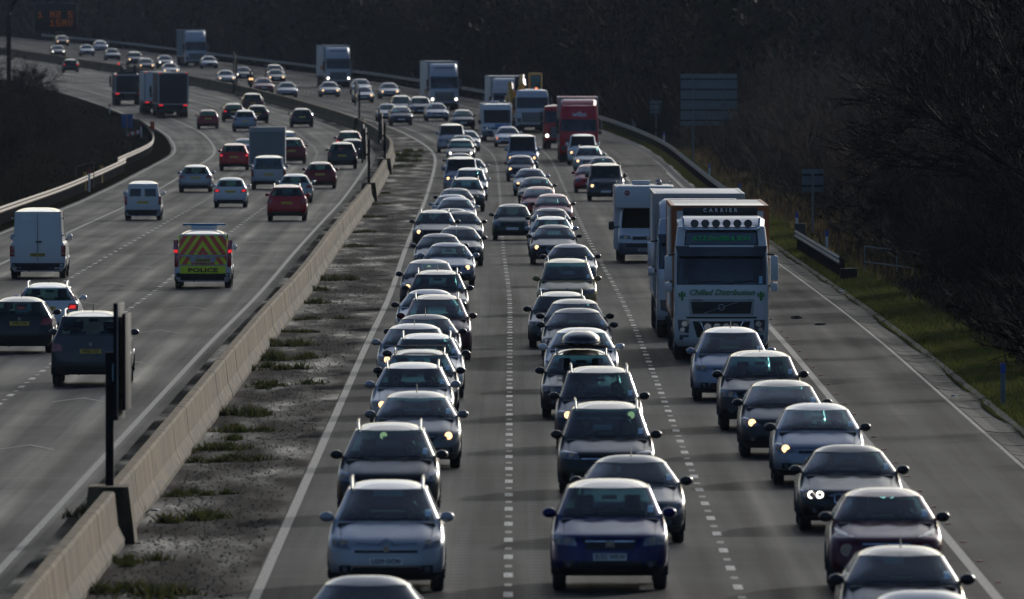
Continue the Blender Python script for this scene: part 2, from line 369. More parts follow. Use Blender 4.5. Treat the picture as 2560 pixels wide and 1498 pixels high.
V = [(RX(o, d), d, terrain(o, d) + (random.uniform(-.12, .12) if (o > 13.5 or o < -25) and d > 150 else 0)) for d in dsg for o in offs]
no_ = len(offs)
Fq = [(j*no_ + i, j*no_ + i + 1, (j+1)*no_ + i + 1, (j+1)*no_ + i) for j in range(len(dsg) - 1) for i in range(no_ - 1)]
ground = link('ground', mesh_from('ground', V, Fq, [M['earth']], smooth=180)); ground['kind'] = 'structure'

DS = np.concatenate([np.arange(-60, 200, 20.0), np.arange(200, 1000, 8.0), np.arange(1000, 2900, 12.0)])
def strip(name, o0, o1, dz, m, parent=None, d0=-60, d1=2880, cols=2, kind=None):
    ds = DS[(DS >= d0) & (DS <= d1)]; ds = np.unique(np.concatenate([[d0], ds, [d1]]))
    os_ = np.linspace(o0, o1, cols); V = []; UV = []
    for d in ds:
        for o in os_: V.append((RX(o, d), d, RZ(o, d) + dz)); UV.append((o, d))
    Fc = [(j*cols + i, j*cols + i + 1, (j+1)*cols + i + 1, (j+1)*cols + i) for j in range(len(ds) - 1) for i in range(cols - 1)]
    o = link(name, mesh_from(name, V, Fc, [m], uv=UV), parent)
    if kind: o['kind'] = kind
    return o
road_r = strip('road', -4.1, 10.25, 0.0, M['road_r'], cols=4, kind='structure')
road_l = strip('road', -22.0, -7.95, 0.0, M['road_l'], cols=4, kind='structure')
reserve = strip('central_reserve', -7.95, -4.1, .004, M['reserve'], kind='structure')
def seg_line(name, off, w, parent, d0, d1, dz=.005):
    return strip(name, off - w / 2, off + w / 2, dz, M['line'], parent, d0, d1)
seg_line('edge_line', -3.98, .17, road_r, -60, 2700)
seg_line('edge_line', 7.50, .17, road_r, -60, 2700)
seg_line('edge_line', -8.32, .14, road_l, -60, 2700)
seg_line('edge_line', -18.95, .17, road_l, -60, 2700)
seg_line('edge_line', -21.75, .16, road_l, 500, 1400)
seg_line('edge_line', 10.2, .09, road_r, 200, 900)
# lane dashes: near ones each on their own, far ones together
def dash_mesh(): return mesh_from('lane_dash', [(-.075, 0, 0), (.075, 0, 0), (.075, 2, 0), (-.075, 2, 0)], [(0, 1, 2, 3)], [M['dash']], uv=[(0, 0), (.15, 0), (.15, 2), (0, 2)])
DM = dash_mesh()
GD = mesh_from('worn_dash', [(-.06, 0, 0), (.06, 0, 0), (.06, 1.1, 0), (-.06, 1.1, 0)], [(0, 1, 2, 3)], [M['line']], uv=[(0, 0), (.15, 0), (.15, 2), (0, 2)])
studm = MB().box(-.05, .05, -.06, .06, 0, .018).mesh('road_stud', mat('white_stud', (.5, .5, .48), .4))
studr = MB().box(-.05, .05, -.06, .06, 0, .018).mesh('red_road_stud', mat('red_stud', (.35, .02, .02), .4))
for off, par, ph in ((-.06, road_r, 0.), (3.56, road_r, 3.), (-11.9, road_l, 1.), (-15.45, road_l, 5.)):
    far = MB()
    for k in range(0, 280):
        d = 205 + ph + 8 * k
        if d > 2300: break
        if d < 640:
            link('lane_dash', DM, par, (RX(off, d), d, RZ(off, d) + .006), (math.atan(road_z(d + 1) - road_z(d)), 0, -heading(d)))
            if d < 560: link('worn_dash', GD, par, (RX(off, d + 4.3), d + 4.3, RZ(off, d + 4.3) + .006))
        else:
            far.add([(RX(o, q), q, RZ(o, q) + .008) for q in (d, d + 2.2) for o in (off - .08, off + .08)], [(0, 1, 3, 2)])
    me = far.mesh('lane_dashes', M['dash'], None); me.uv_layers.new(name='UVMap'); o = link('distant_lane_dashes', me, par); o['kind'] = 'stuff'
for k in range(44):
    d = 226 + 9 * k; link('road_stud', studr, road_r, (RX(7.72, d), d, RZ(7.72, d) + .002))
# keep-your-distance chevrons on the outbound lanes
for off in (-10.1, -13.7):
    for k in range(18):
        d = 230 + 38.2 * k + (9 if off < -12 else 0); V = []; UV = []
        for s_ in (-1, 0, 1):
            for q in (0, .55): V.append((RX(off + s_ * .62, d), d + (0 if s_ else 3.6) + q, RZ(off, d) + .007)); UV.append((s_, d + q))
        link('chevron_marking', mesh_from('chevron_marking', V, [(0, 2, 3, 1), (2, 4, 5, 3)], [M['line']], uv=UV), road_l)
# drainage channel blocks beside the hard shoulder
chan = thing('drainage_channel', 'pale concrete drainage channel between the hard shoulder and the grass verge', 'channel'); chan['kind'] = 'structure'
del chan['category']
bl = MB(); Ls = 2.38
bl.add([(-.42, 0, .012), (-.12, 0, -.03), (.2, 0, -.02), (.42, 0, .05), (-.42, Ls, .012), (-.12, Ls, -.03), (.2, Ls, -.02), (.42, Ls, .05),
        (-.42, 0, -.12), (.42, 0, -.12), (-.42, Ls, -.12), (.42, Ls, -.12)],
       [(0, 1, 5, 4), (1, 2, 6, 5), (2, 3, 7, 6), (0, 8, 9, 3, 2, 1), (4, 5, 6, 7, 11, 10), (3, 9, 11, 7), (8, 0, 4, 10)])
blm = bl.mesh('channel_block', mat('wet_channel_concrete', (.030, .030, .029), .6, spec=.02, noise=(1.6, .55), bump=(12, .6, .03)), None)
for k in range(185):
    d = 214 + 2.42 * k
    link('channel_block', blm, chan, (RX(10.68, d), d, RZ(10.7, d) + random.uniform(-.008, .008)), (random.uniform(-.002, .002), random.uniform(-.012, .012), -heading(d)))
strip('channel_bed', 10.26, 11.1, -.005, M['grey_conc'], chan, 661, 2800)

def verge_mat():
    m, nt, b = new_mat('grassy_verge'); g = nd(nt, 'ShaderNodeNewGeometry').outputs['Position']
    def n3(sc, det=6):
        no = nd(nt, 'ShaderNodeTexNoise'); no.inputs['Scale'].default_value = sc; no.inputs['Detail'].default_value = det; nt.links.new(g, no.inputs['Vector']); return no.outputs['Fac']
    c = mixc(nt, ramp(nt, n3(.9), .42, .60), (.048, .066, .013), (.055, .042, .018)); c = mixc(nt, ramp(nt, n3(4.0), .5, .72, 0, .7), c, (.018, .020, .008))
    nt.links.new(c, b.inputs['Base Color']); b.inputs['Roughness'].default_value = 1.0; b.inputs['Specular IOR Level'].default_value = 0.0; return m
ods = np.array([10.92, 11.2, 11.7, 12.2, 12.8, 13.3]); dd_ = np.arange(205, 1150, 8.0); V = []
for d in dd_:
    for o_ in ods: V.append((RX(o_, d) + (random.uniform(-.10, .10) if o_ < 11.1 else random.uniform(-.4, .2) if o_ > 13.2 else 0), d, terrain(o_, d) + (.055 if o_ > 11.1 else .075) - (.2 if o_ > 13.2 else 0)))
vg = link('verge', mesh_from('verge', V, [(j*6 + i, j*6 + i + 1, (j+1)*6 + i + 1, (j+1)*6 + i) for j in range(len(dd_) - 1) for i in range(5)], [verge_mat()], smooth=180)); vg['kind'] = 'structure'

# ================================================================ concrete barrier in the central reserve
bar = thing('concrete_barrier', 'long stained tan concrete barrier wall dividing the two carriageways', 'barrier')
prof = [(-.29, -.05), (-.29, .10), (-.18, .34), (-.12, .86), (-.08, .90), (.08, .90), (.12, .86), (.18, .34), (.29, .10), (.29, -.05)]
BOFF = -6.88
def bar_seg(d0, d1, pr, name='wall_segment'):
    n = max(1, int((d1 - d0) / 6)); V = []; Fc = []; k = len(pr); wob = random.uniform(-.005, .005)
    for i in range(n + 1):
        d = d0 + (d1 - d0) * i / n
        for (x, z) in pr: V.append((RX(BOFF, d) + x + wob, d, RZ(BOFF, d) + z + (wob * .6 if z > .5 else 0)))
    for i in range(n):
        for j in range(k - 1): Fc.append((i*k + j, i*k + j + 1, (i+1)*k + j + 1, (i+1)*k + j))
    Fc.append(tuple(range(k))); Fc.append(tuple(n*k + j for j in range(k - 1, -1, -1)))
    return link(name, mesh_from(name, V, Fc, [M['concrete']]), bar)
d = 205.0
while d < 2050:
    st = 6.0 if d < 620 else 12; bar_seg(d, d + st - .006, prof); d += st
# ================================================================ vehicle bodies
U = [0, .12, .24, .36, .48, .58, .67, .75, .82, .87, .91, .945, .97, .99, 1.0]
UF = [-u for u in U[::-1]] + U[1:]
class Shell:
    """body skin stacked from rounded plan outlines; front at y = 0 looking to -y"""
    def __init__(s, L, w, yf, yr, af, ar, nf=2.7, nr=3.0, roof=None, zs=None, ns=30):
        s.L = L; s.w = pchip(w); s.yf = pchip(yf); s.yr = pchip(yr); s.af = pchip(af); s.ar = pchip(ar); s.nf = nf; s.nr = nr
        s.roof = roof; s.zs = zs; s.ns = ns
    def front(s, x, z):
        t = min(abs(x) / s.w(z), .9995); return s.yf(z) + s.af(z) * (1 - (1 - t ** s.nf) ** (1 / s.nf))
    def rear(s, x, z):
        t = min(abs(x) / s.w(z), .9995); return s.L - s.yr(z) - s.ar(z) * (1 - (1 - t ** s.nr) ** (1 / s.nr))
    def build(s, classify, crease=0.0, zbz=None):
        rings = []; zmid = []
        lev = [(z, 1.0) for z in s.zs]
        zt, ztop, ypk, p = s.roof
        for r in (.985, .965, .935, .89, .82, .72, .58, .42, .25, .08): lev.append((zt, r))
        ns = s.ns
        for (z, r) in lev:
            zz = min(z, zt); w = s.w(zz); a = s.af(zz); b = s.ar(zz); yf = s.yf(zz); yr = s.L - s.yr(zz)
            pts = []
            for u in UF: pts.append((u * w, yf + a * (1 - (1 - min(abs(u), 1) ** s.nf) ** (1 / s.nf))))
            y0 = yf + a; y1 = yr - b
            for k in range(1, ns): pts.append((w, y0 + (y1 - y0) * k / ns))
            for u in UF[::-1]: pts.append((u * w, yr - b * (1 - (1 - min(abs(u), 1) ** s.nr) ** (1 / s.nr))))
            for k in range(1, ns): pts.append((-w, y1 + (y0 - y1) * k / ns))
            if r < 1: pts = [(x * r, ypk + (y - ypk) * r) for x, y in pts]
            P3 = []; rl = {}
            if r < 1:
                for i, (x, y) in enumerate(pts):
                    a_ = min(1, abs(x) / w); b2 = min(1, (ypk - y) / (ypk - yf) if y < ypk else (y - ypk) / (yr - ypk))
                    rl[i] = zt + (ztop - zt) * max(0, 1 - a_ ** 3.2) ** .8 * max(0, 1 - b2 ** 1.5)
            for i, (x, y) in enumerate(pts):
                zc_ = rl.get(i, z)
                if crease and zbz and zbz[0] < z < zbz[1] and i < len(UF):
                    uu = abs(UF[i]); env = math.sin(math.pi * (z - zbz[0]) / (zbz[1] - zbz[0])); zc_ = z + crease * env * math.exp(-((uu - .62) / .07) ** 2) - crease * .8 * env * (1 if uu > .72 else 0) * min(1, (uu - .72) / .1)
                P3.append((x, y, zc_))
            rings.append(P3)
        n = len(rings[0]); nf = len(UF); V = [p for r in rings for p in r]; groups = {}
        for k in range(len(rings) - 1):
            for i in range(n):
                j = (i + 1) % n; q = (k*n + i, k*n + j, (k+1)*n + j, (k+1)*n + i)
                c = [sum(V[v][t] for v in q) / 4 for t in range(3)]
                if i < nf - 1: reg, u = 'F', abs(UF[i] + UF[i + 1]) / 2
                elif i < nf - 1 + ns: reg, u = 'S', (i - nf + 1 + .5) / ns
                elif i < 2 * nf - 2 + ns: reg, u = 'R', abs(UF[i - nf + 1 - ns] + UF[min(i - nf + 2 - ns, nf - 1)]) / 2
                else: reg, u = 'S', 1 - (i - (2 * nf - 2 + ns) + .5) / ns
                g = classify(reg, u, c, k >= len(s.zs) - 1)
                if g: groups.setdefault(g, []).append(q)
        top = tuple((len(rings) - 1) * n + i for i in range(n)); groups.setdefault('body', []).append(top)
        return V, groups
    def sub(s, V, quads, name, mats, midx=None, smooth=40):
        idx = {}; nv = []; nf = []
        for q in quads:
            f = []
            for v in q:
                if v not in idx: idx[v] = len(nv); nv.append(V[v])
                f.append(idx[v])
            nf.append(f)
        return mesh_from(name, nv, nf, mats, midx, smooth)
    def patch(s, c4, name, m, off=.008, nu=8, nv=4, side='F', thick=True):
        """four-cornered piece laid on the front or rear skin: corners (x, z): low-in, low-out, high-out, high-in"""
        V = []; Fc = []
        fn = s.front if side == 'F' else s.rear; sg = -1 if side == 'F' else 1
        for dd in (off, -.01):
            for j in range(nv + 1):
                for i in range(nu + 1):
                    a = i / nu; b = j / nv
                    x = (c4[0][0]*(1-a) + c4[1][0]*a) * (1-b) + (c4[3][0]*(1-a) + c4[2][0]*a) * b
                    z = (c4[0][1]*(1-a) + c4[1][1]*a) * (1-b) + (c4[3][1]*(1-a) + c4[2][1]*a) * b
                    ax = abs(x) / s.w(z); ex = .0 if ax < .9 else off * 1.2 * (ax - .9) / .1
                    V.append((x + math.copysign(ex if dd > 0 else 0, x), fn(x, z) + sg * dd, z))
        w_ = nu + 1; t = w_ * (nv + 1)
        for j in range(nv):
            for i in range(nu): Fc.append((j*w_ + i, j*w_ + i + 1, (j+1)*w_ + i + 1, (j+1)*w_ + i))
        if thick:
            ed = [j*w_ for j in range(nv + 1)] + [nv*w_ + i for i in range(1, nu + 1)] + [j*w_ + nu for j in range(nv - 1, -1, -1)] + [i for i in range(nu - 1, 0, -1)]
            for a, b in zip(ed, ed[1:] + ed[:1]): Fc.append((a, b, b + t, a + t))
        return mesh_from(name, V, Fc, [m], smooth=40)

def mirror_x(c4): return [(-x, z) for x, z in c4]
WHEELS = {}
def wheel_mesh(r, w):
    if (r, w) in WHEELS: return WHEELS[(r, w)]
    pr = [(-.5, .66), (-.5, .90), (-.42, .97), (-.3, 1), (.3, 1), (.42, .97), (.5, .90), (.5, .66)]; V = []; Fc = []; n = 28
    for k in range(n):
        a = 2 * math.pi * k / n
        for (x, q) in pr: V.append((x * w, math.cos(a) * q * r, math.sin(a) * q * r))
    m_ = len(pr)
    for k in range(n):
        for j in range(m_ - 1): Fc.append((k*m_ + j, k*m_ + j + 1, ((k+1) % n)*m_ + j + 1, ((k+1) % n)*m_ + j))
    ty = mesh_from('tyre', V, Fc, [M['tyre']], smooth=50)
    b = MB(); b.disc((0, 0, 0), r * .67, 'x', w * .5, 28)
    for k in range(5):
        a = 2 * math.pi * k / 5
        b.tube([(w*.33, math.cos(a)*.1*r, math.sin(a)*.1*r), (w*.36, math.cos(a)*.62*r, math.sin(a)*.62*r)], .055 * r / .3 * .6, 5)
        b.tube([(-w*.33, math.cos(a)*.1*r, math.sin(a)*.1*r), (-w*.36, math.cos(a)*.62*r, math.sin(a)*.62*r)], .055 * r / .3 * .6, 5)
    ri = b.mesh('rim', M['rim']); WHEELS[(r, w)] = (ty, ri); return ty, ri

CAR_T = {  # L, W, H, clearance, bonnet lead height, cowl height and place, windscreen top place, roof width share, rear profile, tyre radius
 'city':   dict(L=3.75, W=1.68, H=1.50, zb=.74, zc=.98, yc=.78, yw=1.62, wr=.70, rear='hatch'),
 'hatch':  dict(L=4.25, W=1.79, H=1.49, zb=.72, zc=.97, yc=1.00, yw=1.90, wr=.67, rear='hatch'),
 'saloon': dict(L=4.70, W=1.83, H=1.45, zb=.70, zc=.95, yc=1.22, yw=2.08, wr=.65, rear='saloon'),
 'estate': dict(L=4.70, W=1.82, H=1.50, zb=.72, zc=.96, yc=1.20, yw=2.05, wr=.67, rear='estate'),
 'mpv':    dict(L=4.55, W=1.83, H=1.68, zb=.80, zc=1.06, yc=.92, yw=2.00, wr=.68, rear='mpv'),
 'suv':    dict(L=4.52, W=1.83, H=1.68, zb=.86, zc=1.10, yc=1.10, yw=1.95, wr=.71, rear='suv', clear=.24, wrad=.35),
 'suvbig': dict(L=4.80, W=1.93, H=1.80, zb=.92, zc=1.16, yc=1.20, yw=2.00, wr=.74, rear='suv', clear=.27, wrad=.38),
 'disco':  dict(L=4.83, W=1.92, H=1.88, zb=.98, zc=1.18, yc=1.15, yw=1.85, wr=.80, rear='box', clear=.28, wrad=.38),
 'juke':   dict(L=4.13, W=1.77, H=1.57, zb=.84, zc=1.06, yc=1.02, yw=1.85, wr=.68, rear='hatch', clear=.22, wrad=.34),
 'minivan': dict(L=4.30, W=1.70, H=1.82, zb=.84, zc=1.08, yc=.80, yw=1.62, wr=.80, rear='box', van=1),
 'van':    dict(L=4.95, W=1.92, H=1.96, zb=.90, zc=1.18, yc=.72, yw=1.55, wr=.79, rear='box', van=1, clear=.22, wrad=.34),
 'transit': dict(L=5.3, W=1.96, H=2.28, zb=.96, zc=1.24, yc=.70, yw=1.65, wr=.80, rear='box', van=1, clear=.22, wrad=.34),
 'sprinter': dict(L=5.6, W=1.95, H=2.48, zb=.96, zc=1.26, yc=.80, yw=1.80, wr=.83, rear='box', van=2, clear=.25, wrad=.35),
}
for k_, ch in (('hatch', dict(H=1.52, W=1.77, zb=.75, zc=1.0, yc=.92, wr=.69)), ('saloon', dict(H=1.43, W=1.81, zb=.67, zc=.93, yc=1.28, wr=.63)), ('estate', dict(H=1.49, W=1.80, zb=.70, zc=.95, yc=1.26, wr=.69)), ('mpv', dict(H=1.69, W=1.82, zb=.78, zc=1.02, yc=.98, wr=.71)), ('suv', dict(H=1.66, W=1.82, zb=.84, zc=1.07, yc=1.12, wr=.69))):
    CAR_T[k_ + '2'] = dict(CAR_T[k_], var=1, **ch)
def q4(x0, x1, z0, z1): return [(x0, z0), (x1, z0), (x1, z1), (x0, z1)]
PROTO = {}
def car_proto(tn):
    if tn in PROTO: return PROTO[tn]
    T = dict(CAR_T[tn]); T.setdefault('clear', .19); T.setdefault('wrad', .315); T.setdefault('van', 0)
    L, W, H, cl, zb, zc, yc, yw = (T[k] for k in ('L', 'W', 'H', 'clear', 'zb', 'zc', 'yc', 'yw')); h = W / 2
    zw = H - (.125 if not T['van'] else .13); wr = T['wr']
    w = [(cl, .87*h), (cl + .10, .945*h), (.50, .995*h), (.70, 1.0*h), (zc - .10, .975*h), (zc, .935*h), (zc + .05, .905*h), (zw, wr*h)]
    yf = [(cl, .17), (cl + .09, .05), (.42, 0), (.52, .012), (zb - .08, .05), (zb, .13), (zb + .3*(zc - zb), .36*yc), (zb + .72*(zc - zb), .76*yc), (zc, yc), (zc + .03, yc + .05), (zw, yw)]
    rp = T['rear']
    if rp == 'saloon': yr = [(cl, .16), (.32, .03), (.48, 0), (.75, .04), (.93, .09), (.985, .16), (1.02, .55), (1.05, .68), (zw, 1.42)]
    elif rp == 'hatch': yr = [(cl, .14), (.32, .03), (.48, 0), (.78, .05), (.92, .10), (zc + .06, .17), (zw, .62)]
    elif rp == 'estate': yr = [(cl, .14), (.32, .03), (.48, 0), (.78, .03), (.94, .06), (zc + .06, .12), (zw, .50)]
    elif rp in ('mpv', 'suv'): yr = [(cl, .14), (.36, .03), (.52, 0), (.85, .03), (1.0, .06), (zc + .06, .10), (zw, .40)]
    else: yr = [(cl, .10), (.40, .02), (.55, 0), (1.0, .01), (1.2, .02), (zw, .14)]
    af = [(cl, .45), (zb, .62), (zc - .05, .55), (zc + .04, .30), (zw, .26)]
    ar = [(cl, .35), (.9, .30), (zw, .20)] if not T['van'] else [(cl, .16), (zw, .12)]
    zs = sorted(set([round(float(z), 4) for z in list(np.linspace(cl, zb, 11)) + list(np.linspace(zb, zc, 8)) + [zc + .03, zc + .06] + list(np.linspace(zc + .06, zw - .03, 9)) + [zw]]))
    S = Shell(L, w, yf, yr, af, ar, 2.6, 3.2, roof=(zw, H, yw + .45 * (L - yw - yr[-1][1]), 2.0), zs=zs)
    fy, ry, wrad = .86 + .02, L - (.80 if T['van'] < 2 else 1.05), T['wrad']
    belt = zc + .045; van = T['van']; zrb = {'saloon': 1.06, 'box': 1.12}.get(rp, zc + .055)
    def cls(reg, u, c, roof):
        x, y, z = c
        if roof: return 'body'
        if reg == 'S':
            if z < .78 and ((y - fy)**2 + (z - wrad)**2 < (wrad + .055)**2 or (y - ry)**2 + (z - wrad)**2 < (wrad + .055)**2): return None
            if belt < z < zw - .035:
                if van: return 'side' if .04 < u < .27 else 'body'
                if .035 < u < .40 or .46 < u < .80 or (rp != 'hatch' and .84 < u < .97): return 'side'
            return 'body'
        if reg == 'F':
            if zc + .03 < z < zw - .012 and u < .925: return 'wind'
            if z < cl + .10: return 'low'
            return 'body'
        if reg == 'R':
            if van: return 'rear' if (van == 1 and 1.12 < z < zw - .22 and .12 < u < .8) else 'body'
            if zrb < z < zw - .03 and u < .87: return 'rear'
            if z < cl + .12: return 'low'
        return 'body'
    V, G = S.build(cls, crease=.012, zbz=(zb + .02, zc - .005))
    P = []   # parts: name, mesh, loc, rot, min scale, condition, children
    def part(name, me, loc=(0, 0, 0), rot=(0, 0, 0), lod=0, cond=None, kids=()): P.append(dict(name=name, me=me, loc=loc, rot=rot, lod=lod, cond=cond, kids=list(kids)))
    bq = G['body'] + G.get('low', []); part('body', S.sub(V, bq, tn + '_body', [M['paint'], M['plastic']], [0] * len(G['body']) + [1] * len(G.get('low', []))))
    part('windscreen', S.sub(V, G['wind'], tn + '_windscreen', [M['glass']], smooth=180))
    if 'rear' in G: part('rear_window', S.sub(V, G['rear'], tn + '_rear_window', [M['privacy'] if tn == 'suvbig' else M['glass']], smooth=180))
    for sg in (-1, 1):
        qs = [q for q in G['side'] if V[q[0]][0] * sg > 0]
        part('side_window', S.sub(V, qs, tn + '_side_window', [M['glass'] if not van else M['privacy']], smooth=180))
    # underside, wheel arches
    b = MB(); wl = h * .86
    b.box(-wl * .9, wl * .9, .35, L - .35, cl + .005, cl + .06)
    for y0 in (fy, ry):
        for sg in (-1, 1):
            pts = [(sg * (h * .985), y0 + (wrad + .05) * math.cos(a), wrad + (wrad + .05) * math.sin(a)) for a in np.linspace(-.25, math.pi + .25, 15)]
            b.tube(pts, .022, 5)
            n0 = 12; aa = np.linspace(-.3, math.pi + .3, n0); Vv = []
            for a in aa:
                for xx in (sg * h * .98, sg * h * .55): Vv.append((xx, y0 + (wrad + .055) * math.cos(a), wrad + (wrad + .055) * math.sin(a)))
            b.add(Vv, [(2*i, 2*i + 1, 2*i + 3, 2*i + 2) for i in range(n0 - 1)])
    b.tube([(.30, L - .5, cl), (.30, L - .06, cl + .02)], .03, 6)
    part('underbody', b.mesh(tn + '_underbody', M['plastic']))
    # cabin
    b = MB(); ye = L - yr[-1][1] - .35 if not van else yc + 1.5
    b.box(-h * .86, h * .86, yc - .05, ye, cl + .08, zc - .30)
    b.box(-h * .84, h * .84, yc + .02, yc + .52, zc - .31, zc + .01, .05)
    b.tube([(-.37 + .17 * math.cos(a), yc + .56 + .06 * math.sin(a), zc + .02 + .17 * math.sin(a)) for a in np.linspace(0, 2*math.pi, 15)], .016, 5, caps=False)
    if van: b.box(-h * .84, h * .84, ye, ye + .04, cl + .1, zw - .05)
    part('dashboard', b.mesh(tn + '_dashboard', M['plastic']), lod=34)
    ys = yc + 1.02
    b = MB(); b.box(-.22, .22, 0, .13, .42, zc + .13, .05); b.box(-.13, .13, .02, .11, zc + .16, min(zc + .35, H - .17), .04); b.tube([(0, .07, zc + .1), (0, .07, zc + .2)], .03, 5)
    sm_ = b.mesh(tn + '_seat', M['cloth'])
    for x in (-.37, .37): part('seat', sm_, (x, ys, 0), lod=40)
    if not van:
        b = MB(); yb = min(ys + .95, L - yr[-1][1] - .15); b.box(-h * .74, h * .74, 0, .14, .42, zc + .06, .06)
        for x in (-.42, .42): b.box(x - .12, x + .12, .02, .1, zc + .05, zc + .22, .03)
        part('rear_seat', b.mesh(tn + '_rear_seat', M['cloth']), (0, yb, 0), lod=40)
    b = MB(); ym = S.front(0, zw - .13) + .10; b.box(-.12, .12, ym, ym + .03, zw - .17, zw - .10, .015); part('rear_view_mirror', b.mesh(tn + '_rvm', M['plastic']), lod=70)
    # mirrors
    for sg in (-1, 1):
        b = MB(); xm = S.w(zc + .05) * 1.0; ymn = yc + .42
        b.box(min(sg*xm, sg*(xm+.06)), max(sg*xm, sg*(xm+.06)), ymn, ymn + .05, zc + .03, zc + .07)
        vr = .5 * (.165 if not van else .25)
        bm = bmesh.new(); bmesh.ops.create_uvsphere(bm, u_segments=12, v_segments=8, radius=1.0)
        Vm = [(sg * (xm + .115) + v.co.x * .115, ymn + .01 + v.co.y * .085, zc + .085 + (.06 if van else 0) + v.co.z * vr * (1.0 if v.co.y < .3 else 1.0)) for v in bm.verts]; bm.verts.index_update()
        Fm = [[v.index for v in f.verts] for f in bm.faces]; bm.free(); b.add(Vm, Fm, 1)
        part('wing_mirror', b.mesh(tn + '_mirror', [M['plastic'], M['paint']], 60), cond='mirror')
    # wheels
    ty, ri = wheel_mesh(wrad, .205 if not van else .22)
    for y0 in (fy, ry):
        for sg in (-1, 1): part('wheel', ty, (sg * (h - .125), y0, wrad), kids=[('rim', ri, 55)])
    # front face
    st = {'mpv': 1, 'suv': 2, 'suvbig': 2, 'disco': 2, 'juke': 3, 'city': 4, 'mpv2': 6, 'suv2': 7, 'hatch2': 8, 'saloon2': 9, 'estate2': 9, 'van': 5, 'transit': 5, 'sprinter': 5, 'minivan': 5}.get(tn, 0)
    hz = zb - .03
    if st == 3:   hl = [(.56*h, hz + .06), (.84*h, hz + .10), (.93*h, hz + .20), (.70*h, hz + .115)]
    elif st == 5: hl = [(.58*h, hz - .17), (.93*h, hz - .15), (.95*h, hz + .05), (.60*h, hz + .01)]
    elif st == 1: hl = [(.60*h, hz - .10), (.91*h, hz - .06), (.955*h, hz + .14), (.72*h, hz + .05)]
    elif st == 4: hl = [(.56*h, hz - .12), (.90*h, hz - .06), (.94*h, hz + .15), (.66*h, hz + .05)]
    elif st == 6: hl = [(.55*h, hz - .09), (.88*h, hz - .07), (.955*h, hz + .09), (.60*h, hz + .045)]
    elif st == 7: hl = [(.60*h, hz - .14), (.90*h, hz - .15), (.95*h, hz + .08), (.74*h, hz + .05)]
    elif st == 8: hl = [(.50*h, hz - .07), (.86*h, hz - .11), (.955*h, hz + .11), (.66*h, hz + .035)]
    elif st == 9: hl = [(.50*h, hz - .075), (.93*h, hz - .06), (.96*h, hz + .03), (.52*h, hz + .005)]
    elif st == 2: hl = [(.56*h, hz - .12), (.92*h, hz - .10), (.955*h, hz + .05), (.60*h, hz + .0)]
    else:         hl = [(.54*h, hz - .10), (.91*h, hz - .05), (.955*h, hz + .06), (.62*h, hz + .005)]
    cxl, czl = .72 * h if st != 5 else .74 * h, sum(z for _, z in hl) / 4 - .005
    if st == 3: cxl, czl = .70 * h, hz - .14
    for sg in (-1, 1):
        hm = S.patch(hl if sg > 0 else mirror_x(hl), tn + '_headlight', M['lens'], .012)
        kids = []
        for kx in (0, .14):
            if kx and st in (4, 3): continue
            rr = (.062 if st != 3 else .10) - kx * .08; cx_ = sg * (cxl + kx); yy = S.front(cx_, czl)
            kids.append(('lamp', MB().disc((cx_, yy - .012, czl), rr, 'y', .03, 16).mesh(tn + '_lamp', M['lens_in']), 62))
        lit = MB().disc((sg * cxl, S.front(sg * cxl, czl) - .03, czl), .075 if st != 3 else .09, 'y', .03, 16)
        kids.append(('bulb', lit.mesh(tn + '_bulb', M['lit']), 0, 'lit' if sg > 0 else 'litl'))
        kids.append(('bulb', lit.mesh(tn + '_bulbw', M['litw']), 0, 'litw'))
        part('headlight', hm, kids=kids)
        fg = S.patch(q4(sg*.60*h, sg*.80*h, cl + .13, cl + .24), tn + '_fog_recess', M['grille'], .006); fk = MB().disc((sg*.70*h, S.front(.70*h, cl + .185) - .01, cl + .185), .045, 'y', .02, 14).mesh(tn + '_fog_lamp', M['lens'])
        part('fog_light', fg, lod=62, kids=[('lens', fk, 62)])
    gz0, gz1 = (zb - .17, zb - .045) if st in (0, 4) else (zb - .20, zb - .05)
    gk = []; gw0, gw1 = .38, .48
    if st == 8: gz0, gz1, gw0, gw1 = zb - .13, zb - .055, .46, .40
    elif st == 9: gz0, gz1, gw0, gw1 = zb - .24, zb - .05, .24, .38
    elif st == 6: gz0, gz1, gw0, gw1 = zb - .16, zb - .085, .52, .55
    elif st == 7: gz0, gz1, gw0, gw1 = zb - .24, zb - .06, .42, .34
    for k in range(3):
        z_ = gz0 + (gz1 - gz0) * (k + .5) / 3; gk.append(('slat', S.patch(q4(-(gw0+gw1)/2*h*.97, (gw0+gw1)/2*h*.97, z_ - .010, z_ + .010), tn + '_slat', M['chrome'] if k == 2 else M['plastic'], .022, 10, 1), 84))
    part('grille', S.patch([(-gw0*h, gz0), (gw0*h, gz0), (gw1*h, gz1), (-gw1*h, gz1)], tn + '_grille', M['grille'], .010, 10, 3), kids=gk)
    part('badge', MB().disc((0, S.front(0, (gz0+gz1)/2) - .03, (gz0+gz1)/2 + .01), .05, 'y', .02, 16).mesh(tn + '_badge', M['chrome']), lod=84)
    part('lower_grille', S.patch([(-.62*h, cl + .10), (.62*h, cl + .10), (.52*h, cl + .235), (-.52*h, cl + .235)], tn + '_lower_grille', M['grille'], .008, 10, 3))
    if st in (2, 3, 7): part('bumper_trim', S.patch(q4(-.96*h, .96*h, cl + .015, cl + .16), tn + '_bumper_trim', M['plastic'], .006, 12, 2))
    zp = cl + .30 if st != 5 else cl + .28
    pl = S.patch(q4(-.26, .26, zp - .055, zp + .055), tn + '_plate', M['plate_w'], .02, 4, 1); part('number_plate', pl, lod=24, kids=[('lettering', None, 74, 'ftext', (0, S.front(0, zp) - .025, zp))])
    b = MB()
